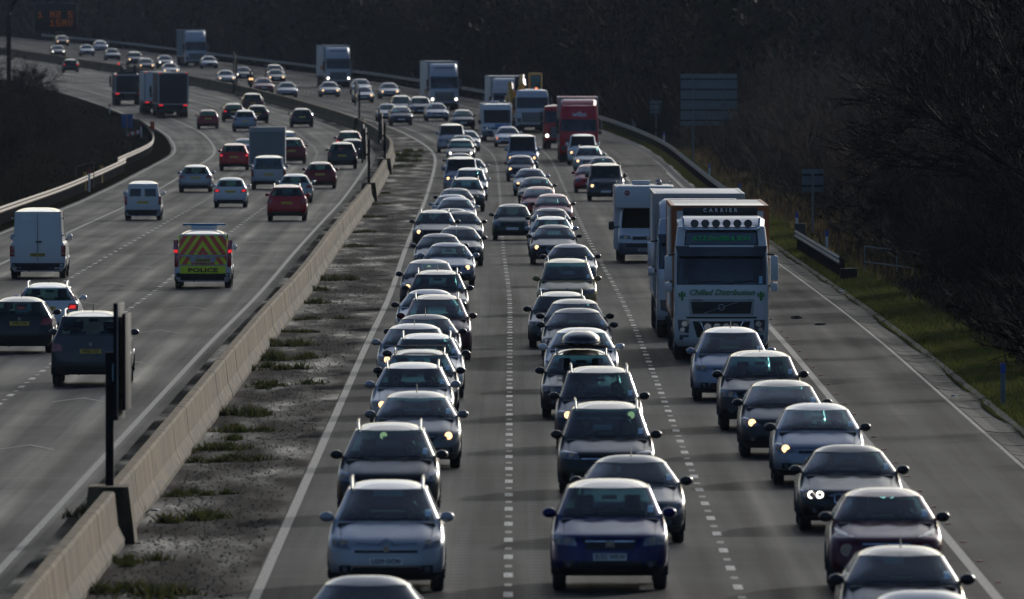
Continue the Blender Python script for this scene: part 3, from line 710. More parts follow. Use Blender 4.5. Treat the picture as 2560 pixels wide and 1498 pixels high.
    for x0, x1 in ((-.62, .02), (-.02, .60)):
        zz = zc + .035; b.tube([(x0 * h, S.front(x0 * h, zz) - .012, zz + .012), ((x0+x1)/2 * h, S.front((x0+x1)/2 * h, zz) - .02, zz + .035), (x1 * h, S.front(x1 * h, zz) - .012, zz + .02)], .010, 4)
    part('wiper', b.mesh(tn + '_wiper', M['plastic']), lod=80)
    part('tax_disc', S.patch(q4(.66*h, .66*h + .09, zc + .10, zc + .20), tn + '_disc', M['disc'], .004, 2, 2), lod=60)
    for sg in (-1, 1): part('bonnet_gap', S.patch([(sg*.765*h, zb + .015), (sg*.775*h, zb + .015), (sg*.80*h, zc - .02), (sg*.79*h, zc - .02)], tn + '_bonnet_gap', M['ink'], .004, 1, 8, thick=False), lod=95)
    part('bumper_gap', S.patch(q4(-.80*h, .80*h, zb - .035, zb - .027), tn + '_bumper_gap', M['ink'], .005, 12, 1, thick=False), lod=95)
    # rear face
    zt = {'saloon': .80, 'hatch': .86, 'estate': .86}.get(rp, .95)
    if van == 2: tl = [(.84*h, .78), (.99*h, .78), (.99*h, 1.16), (.84*h, 1.16)]
    elif rp == 'box': tl = [(.86*h, .72), (.985*h, .72), (.985*h, 1.12), (.86*h, 1.12)]
    elif rp in ('mpv', 'suv'): tl = [(.70*h, zt - .10), (.97*h, zt - .12), (.965*h, zt + .10), (.76*h, zt + .07)]
    else: tl = [(.60*h, zt - .10), (.96*h, zt - .10), (.965*h, zt + .07), (.72*h, zt + .08)]
    for sg in (-1, 1):
        t4 = tl if sg > 0 else mirror_x(tl)
        gl = S.patch(t4, tn + '_tail', M['tail'], .014, 6, 4, 'R'); gm = [(.6*a + .4*c, .55*b_ + .45*d_) for (a, b_), (c, d_) in zip(t4, [((t4[0][0]+t4[2][0])/2, (t4[0][1]+t4[2][1])/2)] * 4)]
        part('tail_light', gl, kids=[('lamp', S.patch(gm, tn + '_tail_lamp', M['tail_lit'], .024, 4, 3, 'R'), 0, 'brake')])
        if tn in ('suv', 'estate', 'suv2', 'estate2'):
            u4 = [(.83*h, zc + .06), (.95*h, zc + .05), (S.w(zw - .1) * .97, zw - .1), (S.w(zw - .1) * .90, zw - .1)]
            part('tail_light', S.patch(u4 if sg > 0 else mirror_x(u4), tn + '_tall_tail', M['tail'], .012, 4, 6, 'R'), cond='talltail')
    zp2 = .80 if rp in ('hatch', 'estate', 'saloon') else .84
    if rp == 'saloon': zp2 = .66
    xo = 0 if van < 2 else -.30 * -1 * 0
    part('number_plate', S.patch(q4(-.26, .26, zp2 - .055, zp2 + .055), tn + '_rplate', M['plate_y'], .02, 4, 1, 'R'), lod=24, kids=[('lettering', None, 60, 'rtext', (0, S.rear(0, zp2) + .025, zp2))])
    part('rear_bumper', S.patch(q4(-.93*h, .93*h, cl + .05, cl + (.20 if not van else .30)), tn + '_rbumper', M['plastic'], .008, 10, 2, 'R'))
    part('badge', MB().disc((0, S.rear(0, zt + .06) + .015, zt + .06), .045, 'y', .02, 14).mesh(tn + '_rbadge', M['chrome']), lod=84)
    # roof things
    b = MB()
    for sg in (-1, 1):
        xr = S.w(zw) * .90; b.tube([(sg*xr*.99, yw + .05, zw + .01), (sg*xr, yw + .25, H + .035), (sg*xr, L - yr[-1][1] - .35, H + .035), (sg*xr*.99, L - yr[-1][1] - .1, zw + .01)], .02, 6)
    part('roof_rail', b.mesh(tn + '_rails', M['chrome']), cond='rails')
    part('aerial', MB().tube([(0, yw + .3, H - .01), (0, yw + .5, H + .16)], [.014, .004], 5).mesh(tn + '_aerial', M['plastic']), lod=60, cond='aerial')
    PROTO[tn] = dict(parts=P, S=S, T=T, L=L, H=H, W=W, ys=ys, zc=zc, zw=zw, yc=yc, h=h)
    return PROTO[tn]

TXT = {}
def plate_text(t, rear):
    if t not in TXT: TXT[t] = text_mesh('lettering', t, .105, M['ink'], .002, sx=.86, fat=.002)
    return TXT[t]
def vehicle_frame(x, mode, y, H, L, away):
    X, d, z = place(x, y, 0.0 if mode == 'b' else H)
    if mode == 't': d = d - (1.6 if not away else 2.2); X = (x - CX) * d / F_PX; z = gz(X, d)
    return X, d, z
def put_car(name, cat, tn, x, mode, y, col, metal, label, group, away=False, opts='', plate=None, hd=0.0):
    p = car_proto(tn); X, d, z = vehicle_frame(x, mode, y, p['H'], p['L'], away); s = F_PX / d
    rz = -heading(d) + (math.pi if away else 0) + hd
    root = thing(name, label, cat, (X, d, z), rz, group)
    if away: root.location = (X - math.sin(heading(d)) * 0, d, z); off = -p['L']
    else: off = 0.0
    rgba = (*col, metal); ops = set(opts.split())
    for q in p['parts']:
        if s < q['lod']: continue
        c = q['cond']
        if 'c4' in ops and q['name'] in ('grille', 'lower_grille', 'bumper_gap'): continue
        if c == 'mirror': pass
        elif c and c not in ops: continue
        o = link(q['name'], q['me'], root, (q['loc'][0], q['loc'][1] + off, q['loc'][2]), q['rot'], rgba if not (c == 'mirror' and 'dmir' in ops) else (.02, .02, .022, 0))
        for kd in q['kids']:
            if s < kd[2]: continue
            if len(kd) > 3:
                cc = kd[3]
                if cc in ('ftext', 'rtext'):
                    if plate and ((cc == 'rtext') == away): link(kd[0], plate_text(plate, away), o, kd[4], REAR_ROT if away else FRONT_ROT)
                    continue
                if cc == 'litl' and not ('lit' in ops or 'litl' in ops): continue
                if cc == 'lit' and 'lit' not in ops: continue
                if cc in ('litw', 'brake') and cc not in ops: continue
            link(kd[0], kd[1], o)
    return root, p, d, s
# ================================================================ cars and vans
SIL = (.34, .35, .365); WHT = (.68, .68, .67); BLK = (.010, .010, .012); DGR = (.030, .031, .036); GRY = (.085, .088, .096); BLG = (.09, .12, .18)
RED = (.46, .012, .018); MAR = (.085, .006, .018); GLD = (.27, .215, .085); GRN = (.006, .026, .020); BLU = (.002, .005, .085); DRD = (.20, .010, .016); NVY = (.010, .014, .045); LGN = (.40, .46, .45)
AWAY = [  # outbound carriageway, backs to the camera
 ('suvbig', 226, 'b', 965, (.060, .062, .068), .25, 'rails aerial', 'grey SUV with silver roof rails nearest on the outbound carriageway beside the sign post', 'WP63 TZF', 'suv'),
 ('hatch', 48, 'b', 884, DGR, .3, 'aerial', 'dark grey hatchback cut by the picture edge, behind the grey SUV', 'WR07 FXJ', 'car'),
 ('estate', 116, 't', 706, WHT, .1, 'rails brake talltail aerial', 'white estate car with roof rails and tall red tail lights beside the dark hatchback', 'WX61 JJY', 'car'),
 ('minivan', 357, 'b', 551, WHT, 0, '', 'small white two-door-backed van ahead of the tall white panel van', 'WF52 HRL', 'van'),
 ('suv', 717, 'b', 553, RED, .2, 'aerial talltail rails', 'bright red SUV with dark rear window ahead of the police van', 'WJ13 KXE', 'suv'),
 ('city', 576, 'b', 519, WHT, 0, 'brake aerial', 'small rounded white hatchback with lit red lights between silver estate and red SUV', 'WM08 ZTP', 'car'),
 ('estate', 488, 'b', 481, SIL, .5, 'aerial', 'silver estate car in the outbound slow lane left of the small white hatchback', None, 'car'),
 ('disco', 671, 'b', 474, (.40, .43, .47), .5, '', 'tall boxy silver four-by-four with offset yellow plate behind the grey box van', None, 'suv'),
 ('hatch', 737, 't', 434, LGN, .2, '', 'pale green hatchback half hidden behind the bright red SUV', None, 'car'),
 ('hatch', 800, 'b', 472, (.22, .012, .016), .1, '', 'dull red hatchback in the outbound fast lane with a bright rear window', None, 'car'),
 ('suv', 585, 'b', 427, RED, .2, 'brake', 'red crossover in the outbound slow lane left of the grey box van', None, 'suv'),
 ('mpv', 729, 'b', 410, DRD, .1, '', 'dark red people carrier half hidden right of the grey box van', None, 'car'),
 ('van', 708, 't', 326, WHT, 0, '', 'white van with bright roof peeping over the dark red people carrier', None, 'van'),
 ('saloon', 612, 't', 346, BLG, .4, '', 'blue grey saloon tucked left of the grey box van', None, 'car'),
 ('suv', 855, 'b', 423, DGR, .4, '', 'dark grey crossover in the outbound fast lane nearest the barrier signs', None, 'suv'),
 ('hatch', 880, 'b', 405, DGR, .3, 'brake', 'dark hatchback with glowing right light just ahead of the dark crossover', None, 'car'),
 ('suv', 873, 't', 326, DRD, .2, 'brake', 'maroon SUV ahead of the two dark cars by the barrier', None, 'suv'),
 ('hatch', 756, 'b', 318, DGR, .2, '', 'dark car alone in the outbound fast lane below the barrier curve', None, 'car'),
 ('mpv', 613, 'b', 329, (.30, .33, .38), .4, '', 'silver grey people carrier in the middle of the distant outbound group of four', None, 'car'),
 ('hatch', 645, 'b', 309, BLK, .2, '', 'black hatchback right of the distant silver people carrier', None, 'car'),
 ('hatch', 585, 'b', 304, BLK, .2, 'brake', 'black hatchback left of the distant silver people carrier', None, 'car'),
 ('suv', 632, 't', 232, (.10, .03, .025), .2, '', 'brownish SUV farthest of the distant outbound group of four', None, 'suv'),
 ('city', 521, 'b', 322, (.28, .012, .02), .1, '', 'small red hatchback right of the dark curtain-sided lorry', None, 'car'),
 ('hatch', 178, 'b', 181, BLK, .2, 'brake', 'dark car vanishing behind the trees at the far left bend', None, 'car'),
]
LANE3 = [  # oncoming lane next to the central reserve, far to near
 ('hatch', 157, 'b', 116, BLK, .2, 'lit', 'far dark car with two warm headlights just under the gantry sign', 0),
 ('saloon', 146, 'b', 142, DGR, .4, 'litw', 'far car with pale headlights beside the left trees', 0),
 ('saloon', 219, 'b', 140, SIL, .5, '', 'far silver car right of the trees at the start of the bend', 0),
 ('hatch', 253, 't', 101, SIL, .4, '', 'far pale car behind the silver saloon on the distant bend', 0),
 ('saloon', 283, 'b', 151, GRY, .5, '', 'far grey saloon with unlit lamps on the distant bend', 0),
 ('suv', 339, 't', 129, DGR, .3, 'litl', 'far dark SUV left of a pair of lit cars on the bend', 0),
 ('hatch', 367, 'b', 179, DGR, .3, 'lit', 'far dark hatchback with bright warm headlights above the flatbed lorry', 0),
 ('saloon', 415, 't', 138, GRY, .5, 'litw', 'far saloon with white headlights above the curtain-sided lorry', 0),
 ('saloon', 428, 't', 157, SIL, .5, 'lit', 'far silver saloon with warm headlights directly above the curtain-sided lorry', 0),
 ('saloon', 525, 'b', 172, SIL, .5, '', 'silver saloon right of the farthest blue-sided lorry', 0),
 ('saloon', 567, 'b', 211, SIL, .5, 'lit', 'silver saloon with warm headlights left of the motorcycle', 0),
 ('saloon', 610, 'b', 202, BLK, .4, 'litw', 'black saloon with a white headlight just behind the motorcycle', 0),
 ('saloon', 661, 'b', 233, (.30, .05, .06), .3, '', 'dull red saloon right of the motorcycle', 0),
 ('mpv', 690, 't', 161, GRY, .4, 'lit', 'grey car with warm headlights behind the slim barrier sign', 0),
 ('saloon', 692, 'b', 209, DGR, .4, 'lit', 'dark car with warm headlights cut by the slim barrier sign', 0),
 ('saloon', 720, 'b', 244, (.30, .32, .35), .5, '', 'grey saloon with unlit lamps right of the slim barrier sign', 0),
 ('saloon', 826, 'b', 243, SIL, .4, 'lit', 'silver saloon with two warm headlights in front of the first white lorry', 0),
 ('saloon', 905, 't', 197, SIL, .5, '', 'silver saloon behind another, just right of the first white lorry', 0),
 ('saloon', 910, 'b', 257, SIL, .4, 'lit', 'silver saloon half hidden by a sign panel, one headlight showing', 0),
 ('saloon', 975, 'b', 247, SIL, .5, 'lit', 'silver saloon with small warm headlights between the two white lorries', 0),
 ('mpv', 1006, 't', 238, GRY, .4, 'lit', 'grey people carrier with yellow lamps left of the second white lorry', 0),
 ('saloon', 972, 'b', 304, SIL, .4, 'litw', 'pale saloon with bright lamps left of the barrier sign post', 0),
 ('hatch', 1004, 'b', 314, DGR, .3, '', 'dark hatchback just right of the barrier sign post', 0),
 ('suv', 1053, 'b', 293, GRY, .4, '', 'grey SUV below the second white lorry', 0),
 ('saloon', 1094, 'b', 303, SIL, .5, '', 'silver saloon directly in front of the second white lorry', 0),
 ('hatch', 1159, 'b', 323, DGR, .3, '', 'dark hatchback left of the small motorhome', 0),
 ('van', 1129, 't', 309, (.36, .37, .39), .3, '', 'pale grey van at the head of the far column by the bend', 0),
 ('saloon', 1168, 't', 326, WHT, .2, '', 'white saloon behind the pale grey van in the fast lane', 0),
 ('saloon', 1156, 't', 338, GRY, .4, '', 'grey saloon roof showing over a bright-lamped saloon', 0),
 ('suv', 1152, 't', 347, DGR, .4, 'litw', 'dark SUV with dazzling white lamps in the far fast lane', 0),
 ('saloon', 1150, 't', 383, GRY, .5, '', 'saloon of which only the roof shows behind the blue grey van', 0),
 ('van', 1153, 't', 392, (.22, .25, .31), .4, 'litl', 'blue grey van with one lit headlight in the fast lane', 0),
 ('saloon', 1178, 't', 396, SIL, .5, '', 'silver car peeping out right of the blue grey van', 0),
 ('mpv', 1176, 't', 420, WHT, .1, '', 'white people carrier behind the dark railed SUV in the fast lane', 0),
 ('suv', 1166, 't', 444, DGR, .5, 'rails', 'dark SUV with roof rails behind a grey saloon in the fast lane', 0),
 ('saloon', 1139, 't', 471, GRY, .5, 'dmir', 'grey saloon with black mirrors ahead of the dark railed SUV', 0),
 ('saloon', 1129, 't', 487, (.36, .40, .46), .5, '', 'pale blue saloon sandwiched between grey and white saloons', 0),
 ('saloon', 1139, 't', 494, WHT, .1, '', 'white saloon behind the black estate in the fast lane', 0),
 ('saloon', 1130, 't', 522, GRY, .4, '', 'saloon of which only the roof line shows behind the black estate', 0),
 ('saloon', 1153, 't', 529, DGR, .5, 'dmir', 'dark saloon to the right behind the black estate', 0),
 ('estate', 1087, 't', 526, BLK, .4, 'rails litl', 'black estate with roof rails and lit headlight close to the reserve', 0),
 ('saloon', 1147, 't', 567, DGR, .6, '', 'dark grey saloon with slim bright headlight behind a silver saloon', 0),
 ('saloon', 1098, 't', 585, (.09, .095, .11), .5, '', 'charcoal saloon left behind the large silver saloon', 0),
 ('saloon', 1121, 't', 608, (.30, .33, .38), .45, 'lit', 'large silver saloon with one bright round headlight in the fast lane', 0),
 ('hatch', 1071, 't', 650, NVY, .5, 'litl', 'dark blue hatchback with light through its cabin beside the reserve', 0),
 ('suv', 1093, 't', 677, BLK, .4, 'rails aerial dmir', 'black SUV with silver roof rails behind the maroon people carrier', 0),
 ('saloon', 1071, 't', 725, WHT, .3, 'dmir', 'pale saloon squeezed between the black SUV and maroon people carrier', 0),
 ('mpv', 1091, 't', 738, MAR, .3, 'rails', 'maroon people carrier with roof rails in the fast lane', 0),
 ('saloon', 1062, 't', 788, DGR, .4, 'dmir aerial', 'dark saloon with thin aerial in front of the maroon people carrier', 0),
 ('hatch', 1034, 't', 811, SIL, .5, 'aerial litl', 'silver hatchback nearest the reserve behind the white estate', 0),
 ('estate', 1065, 't', 836, WHT, .2, 'dmir rails', 'white estate with black mirrors behind the dark estate with roof bars', 0),
 ('estate', 1047, 't', 876, DGR, .4, 'rails bars dmir', 'dark estate with crossbars on its roof in the fast lane', 0),
 ('estate', 1030, 't', 909, SIL, .5, 'rails litl', 'silver estate with roof rails ahead of the dark estate with bars', 2),
 ('hatch', 1040, 't', 981, (.17, .17, .17), .4, 'aerial lit', 'grey hatchback with one lit headlight behind the black people carrier', 2),
 ('mpv', 971, 't', 1061, BLK, .4, 'rails dmir', 'black people carrier right behind the big silver people carrier', 2),
 ('mpv', 965, 't', 1206, (.38, .39, .415), .4, 'rails c4', 'big silver people carrier at the bottom of the fast lane', 2),
 ('saloon', 912, 't', 1446, (.14, .15, .15), .3, '', 'grey car cut by the bottom edge, nearest in the fast lane', 0),
]
LANE2 = [
 ('saloon', 1270, 't', 316, WHT, .2, 'amb', 'white saloon with orange indicator right of the small motorhome', 0),
 ('transit', 1306, 't', 336, (.30, .36, .46), .3, 'lit', 'pale blue high-roofed van with both headlights lit in the middle lane', 0),
 ('city', 1302, 't', 388, NVY, .4, 'lit', 'small dark blue car with round lit headlights in the middle lane', 0),
 ('saloon', 1326, 't', 421, (.34, .38, .44), .5, 'litl', 'pale blue saloon with one lit headlight in the middle lane', 0),
 ('saloon', 1341, 't', 443, DGR, .5, 'dmir', 'dark saloon behind the first red hatchback', 0),
 ('hatch', 1349, 't', 467, RED, .2, 'dmir', 'red hatchback with headlights off, behind another red car', 0),
 ('hatch', 1382, 't', 485, (.36, .03, .04), .2, 'dmir', 'lighter red hatchback right of the dark green hatchback', 0),
 ('city', 1281, 'b', 601, GRN, .3, 'aerial dmir amb', 'dark green hatchback changing lane between the two columns', 0),
 ('saloon', 1377, 't', 521, DGR, .4, 'dmir', 'dark saloon behind the silver railed estate in the middle lane', 0),
 ('estate', 1379, 't', 542, (.36, .40, .46), .5, 'rails', 'silver estate with roof rails behind the black long-bonnet saloon', 0),
 ('saloon', 1386, 't', 563, (.016, .016, .022), .5, 'litl dmir kid', 'black long-bonnet saloon with one lit headlight in the middle lane', 0),
 ('saloon', 1427, 't', 611, (.27, .28, .29), .4, 'dmir', 'silver saloon behind the gold people carrier', 0),
 ('mpv', 1418, 't', 648, GLD, .5, 'rails c4', 'gold people carrier with clear headlights in the middle lane', 0),
 ('estate', 1404, 't', 731, (.06, .065, .065), .5, 'rails dmir', 'dark estate with roof rails ahead of the gold people carrier', 0),
 ('hatch', 1438, 't', 749, DGR, .4, 'dmir', 'dark hatchback of which mostly the roof shows in the middle lane', 0),
 ('saloon', 1444, 't', 772, (.03, .032, .04), .5, 'dmir', 'black saloon behind the car with silver mirrors', 0),
 ('hatch', 1454, 't', 821, WHT, .3, 'smir', 'pale hatchback with silver mirrors behind the black roof box', 0),
 ('estate', 1454, 't', 876, BLK, .4, 'rails dmir', 'black estate carrying a black roof box in the middle lane', 0),
 ('mpv', 1499, 't', 919, (.010, .013, .035), .4, 'rails lit dmir', 'dark blue people carrier with two people behind the black people carrier', 2),
 ('mpv', 1517, 't', 1008, BLK, .4, 'rails dmir', 'black people carrier with clouds mirrored on its bonnet in the middle lane', 2),
 ('saloon', 1580, 't', 1142, (.10, .105, .105), .4, 'dmir aerial', 'grey saloon half hidden behind the blue SUV', 0),
 ('suv', 1525, 't', 1203, BLU, .4, 'hon', 'deep blue SUV at the bottom of the middle lane', 1),
]
LANE1 = [
 ('van', 1457, 't', 335, WHT, 0, 'litl', 'white van with one lit headlight in front of the red lorry', 0),
 ('suv', 1472, 't', 365, SIL, .4, 'rails litl', 'silver SUV with roof rails and lit headlight behind the dark van', 0),
 ('saloon', 1507, 't', 392, GRY, .5, '', 'grey saloon roof showing above the dark van in the slow lane', 0),
 ('hatch', 1476, 'b', 482, RED, .2, '', 'red hatchback peeping out left of the dark van', 0),
 ('van', 1515, 't', 408, (.022, .030, .042), .4, 'litl dmir', 'dark grey van with one lit headlight behind the motorhome', 0),
 ('mpv', 1830, 't', 820, (.25, .28, .35), .4, 'aerial', 'silver blue people carrier directly in front of the white lorry', 0),
 ('suv', 1904, 't', 879, BLK, .4, 'dmir aerial', 'black crossover with bonnet creases in the slow lane', 2),
 ('hatch', 1959, 't', 953, (.016, .016, .018), .4, 'dmir litl', 'black hatchback with one warm lit headlight in the slow lane', 2),
 ('hatch', 2048, 't', 1011, (.28, .305, .36), .45, 'lit dmir', 'silver hatchback with lit headlights in the slow lane', 2),
 ('saloon', 2129, 't', 1116, BLK, .4, 'rings kid dmir', 'black saloon with glowing ring headlights in the slow lane', 1),
 ('juke', 2217, 't', 1224, MAR, .3, 'dmir', 'dark red crossover with round lower lamps at the bottom of the slow lane', 2),
 ('hatch', 2262, 't', 1371, (.014, .014, .018), .4, 'dmir aerial', 'black hatchback cut by the bottom edge in the slow lane', 0),
 ('saloon', 2319, 't', 1484, SIL, .5, '', 'silver roof just entering at the bottom edge of the slow lane', 0),
]
PLATES = {(965, 1206): 'LG59 OCW', (1525, 1203): 'EU52 WKW', (1281, 601): 'CP53 EMV', (1515, 408): 'WF10 EYS', (2048, 1011): 'WV63 LHB'}
GAP = []
def has(ops, k): return k in ops.split()
CARS = {}
gname = {'A': 'vehicles on the outbound carriageway', '3': 'oncoming cars in the lane by the reserve', '2': 'oncoming cars in the middle lane', '1': 'oncoming cars in the slow lane'}
def extras(root, p, ops, d):
    S = p['S']; h = p['h']
    if has(ops, 'bars'):
        b = MB(); xr = S.w(p['zw']) * .9
        for y in (p['S'].yf(p['zw']) + .55,): b.box(-xr * 1.05, xr * 1.05, y, y + .07, p['H'] + .04, p['H'] + .075, .01); b.box(-xr, xr, y + .9, y + .97, p['H'] + .04, p['H'] + .075, .01)
        link('roof_bars', b.mesh('roof_bars', M['plastic']), root)
    if has(ops, 'kid'):
        zb = p['T']['zb']
        for sg in (-1, 1):
            b4 = q4(sg * .03, sg * .30, zb - .19, zb - .03)
            o = link('kidney_grille', S.patch(b4, 'kidney_rim', M['chrome'], .026, 6, 3), root)
            link('insert', S.patch(q4(sg * .05, sg * .28, zb - .17, zb - .05), 'kidney_insert', M['grille'], .034, 6, 3), o)
    if has(ops, 'rings'):
        zb = p['T']['zb']
        for sg in (-1, 1):
            for kx in (.60, .76):
                cx_, cz_ = sg * kx * h, zb - .055; yy = S.front(cx_, cz_) - .035
                b = MB().tube([(cx_ + .052 * math.cos(a), yy, cz_ + .052 * math.sin(a)) for a in np.linspace(0, 2 * math.pi, 19)], .016, 6, caps=False)
                link('ring_lamp', b.mesh('ring_lamp', M['litw'], 180), root)
    if has(ops, 'amb'):
        zb = p['T']['zb']; sg = -1 if p['L'] > 4 else 1; cx_ = sg * .84 * h; link('indicator', MB().disc((cx_, S.front(cx_, zb - .06) - .03, zb - .06), .055, 'y', .03, 12).mesh('indicator', M['amber']), root)
    if has(ops, 'c4'):
        link('upper_slot', S.patch(q4(-.54*h, .54*h, .625, .665), 'upper_slot', M['grille'], .008, 10, 1), root)
        link('mouth', S.patch([(-.66*h, .23), (.66*h, .23), (.56*h, .40), (-.56*h, .40)], 'mouth', M['grille'], .008, 10, 3), root); link('mouth_lip', S.patch([(-.60*h, .405), (.60*h, .405), (.58*h, .43), (-.58*h, .43)], 'mouth_lip', M['chrome'], .014, 10, 1), root)
        b = MB(); zz = p['T']['zb'] - .045
        for dz in (0, .035):
            pts = [(x_ * h, S.front(x_ * h, zz + dz + e_) - .015, zz + dz + e_) for x_, e_ in ((-.52, .015), (-.12, 0), (0, .05), (.12, 0), (.52, .015))]; b.tube(pts if dz == 0 else pts[1:4], .010, 5)
        link('chevron_trim', b.mesh('chevron_trim', M['chrome']), root)
    if has(ops, 'hon'):
        b = MB(); zb = p['T']['zb']; yy = S.front(0, zb - .12) - .05
        for x in (-.055, .055): b.box(x - .014, x + .014, yy, yy + .02, zb - .175, zb - .065)
        b.box(-.05, .05, yy, yy + .02, zb - .132, zb - .110); link('badge', b.mesh('letter_badge', M['chrome']), root)
cnt = 0
for lane, rows in (('3', LANE3), ('2', LANE2), ('1', LANE1)):
    for (tn, x, md, y, col, me_, ops, lab, npers) in rows:
        cnt += 1; t0_ = tn
        cat = {'van': 'van', 'transit': 'van', 'suv': 'suv', 'juke': 'suv'}.get(tn, 'car'); nm = {'van': 'van', 'transit': 'van', 'suv': 'suv_car', 'juke': 'suv_car', 'mpv': 'people_carrier', 'estate': 'estate_car', 'saloon': 'saloon_car'}.get(tn, 'hatchback_car')
        if tn in ('hatch', 'saloon', 'estate', 'mpv', 'suv') and (cnt * 7 // 3) % 2 and not any(has(ops, q) for q in ('kid', 'hon')): tn = tn + '2'
        root, p, d, s = put_car(nm, cat, tn, x, md, y, col, me_, lab, gname[lane], False, ops, PLATES.get((x, y)))
        extras(root, p, ops, d); CARS[(x, y)] = (root, p, d, s, lab, npers); GAP.append((lane, d, p['L'], x, y, root.location.x))
for (tn, x, md, y, col, me_, ops, lab, pl, cat) in AWAY:
    nm = {'suv': 'suv_car', 'van': 'van'}.get(cat, {'estate': 'estate_car', 'mpv': 'people_carrier', 'saloon': 'saloon_car'}.get(tn, 'hatchback_car'))
    root, p, d, s = put_car(nm, cat, tn, x, md, y, col, me_, lab, gname['A'], True, ops, pl)
    CARS[(x, y)] = (root, p, d, s, lab, 0); GAP.append(('A', d, p['L'], x, y, root.location.x))
# ================================================================ lorries, motorhomes, box van, motorcycle
M['glass_d'] = glass_mat('lorry_glass', (.13, .19, .22))
M['alu'] = mat('dull_aluminium', (.34, .35, .36), .45, .6)
M['orange'] = mat('rust_orange_paint', (.34, .09, .025), .55, noise=(3, .25))
M['lwhite'] = mat('lorry_white', (.64, .64, .63), .4, coat=.3, noise=(2, .1))
M['sidegrey'] = mat('trailer_side_panel', (.64, .64, .63), .5, noise=(1.2, .2))
M['green_ink'] = mat('green_lettering', (.015, .22, .045), .5)
M['white_ink'] = mat('white_lettering', (.7, .7, .7), .5)
M['vis'] = mat('smoked_visor', (.006, .008, .012), .15, coat=.6)
M['litpanel'] = mat('blue_grey_sign_glass', (.10, .14, .17), .4)
def cab_shell(Hc, zwb, zwt, L=2.25, W=2.48, rake=.28):
    h = W / 2
    zs = sorted(set([round(float(z), 4) for z in list(np.linspace(.36, zwb, 12)) + [zwb + .02] + list(np.linspace(zwb + .02, zwt, 8)) + list(np.linspace(zwt, Hc - .14, 6))]))
    return Shell(L, [(.36, .93*h), (.55, .995*h), (zwb, h), (zwt, .985*h), (Hc - .14, .93*h)],
                 [(.36, .14), (.5, .03), (.9, 0), (zwb - .1, .03), (zwb, .05), (zwt, rake), (Hc - .14, rake + .30)],
                 [(.36, .05), (Hc - .14, .02)], [(.36, .30), (zwb, .28), (Hc - .14, .30)], [(.36, .08), (Hc - .14, .08)], 3.4, 4, (Hc - .14, Hc, 1.35, 2.4), zs, 14)
WT, WR = wheel_mesh(.51, .30); TT, TR = wheel_mesh(.50, .58)
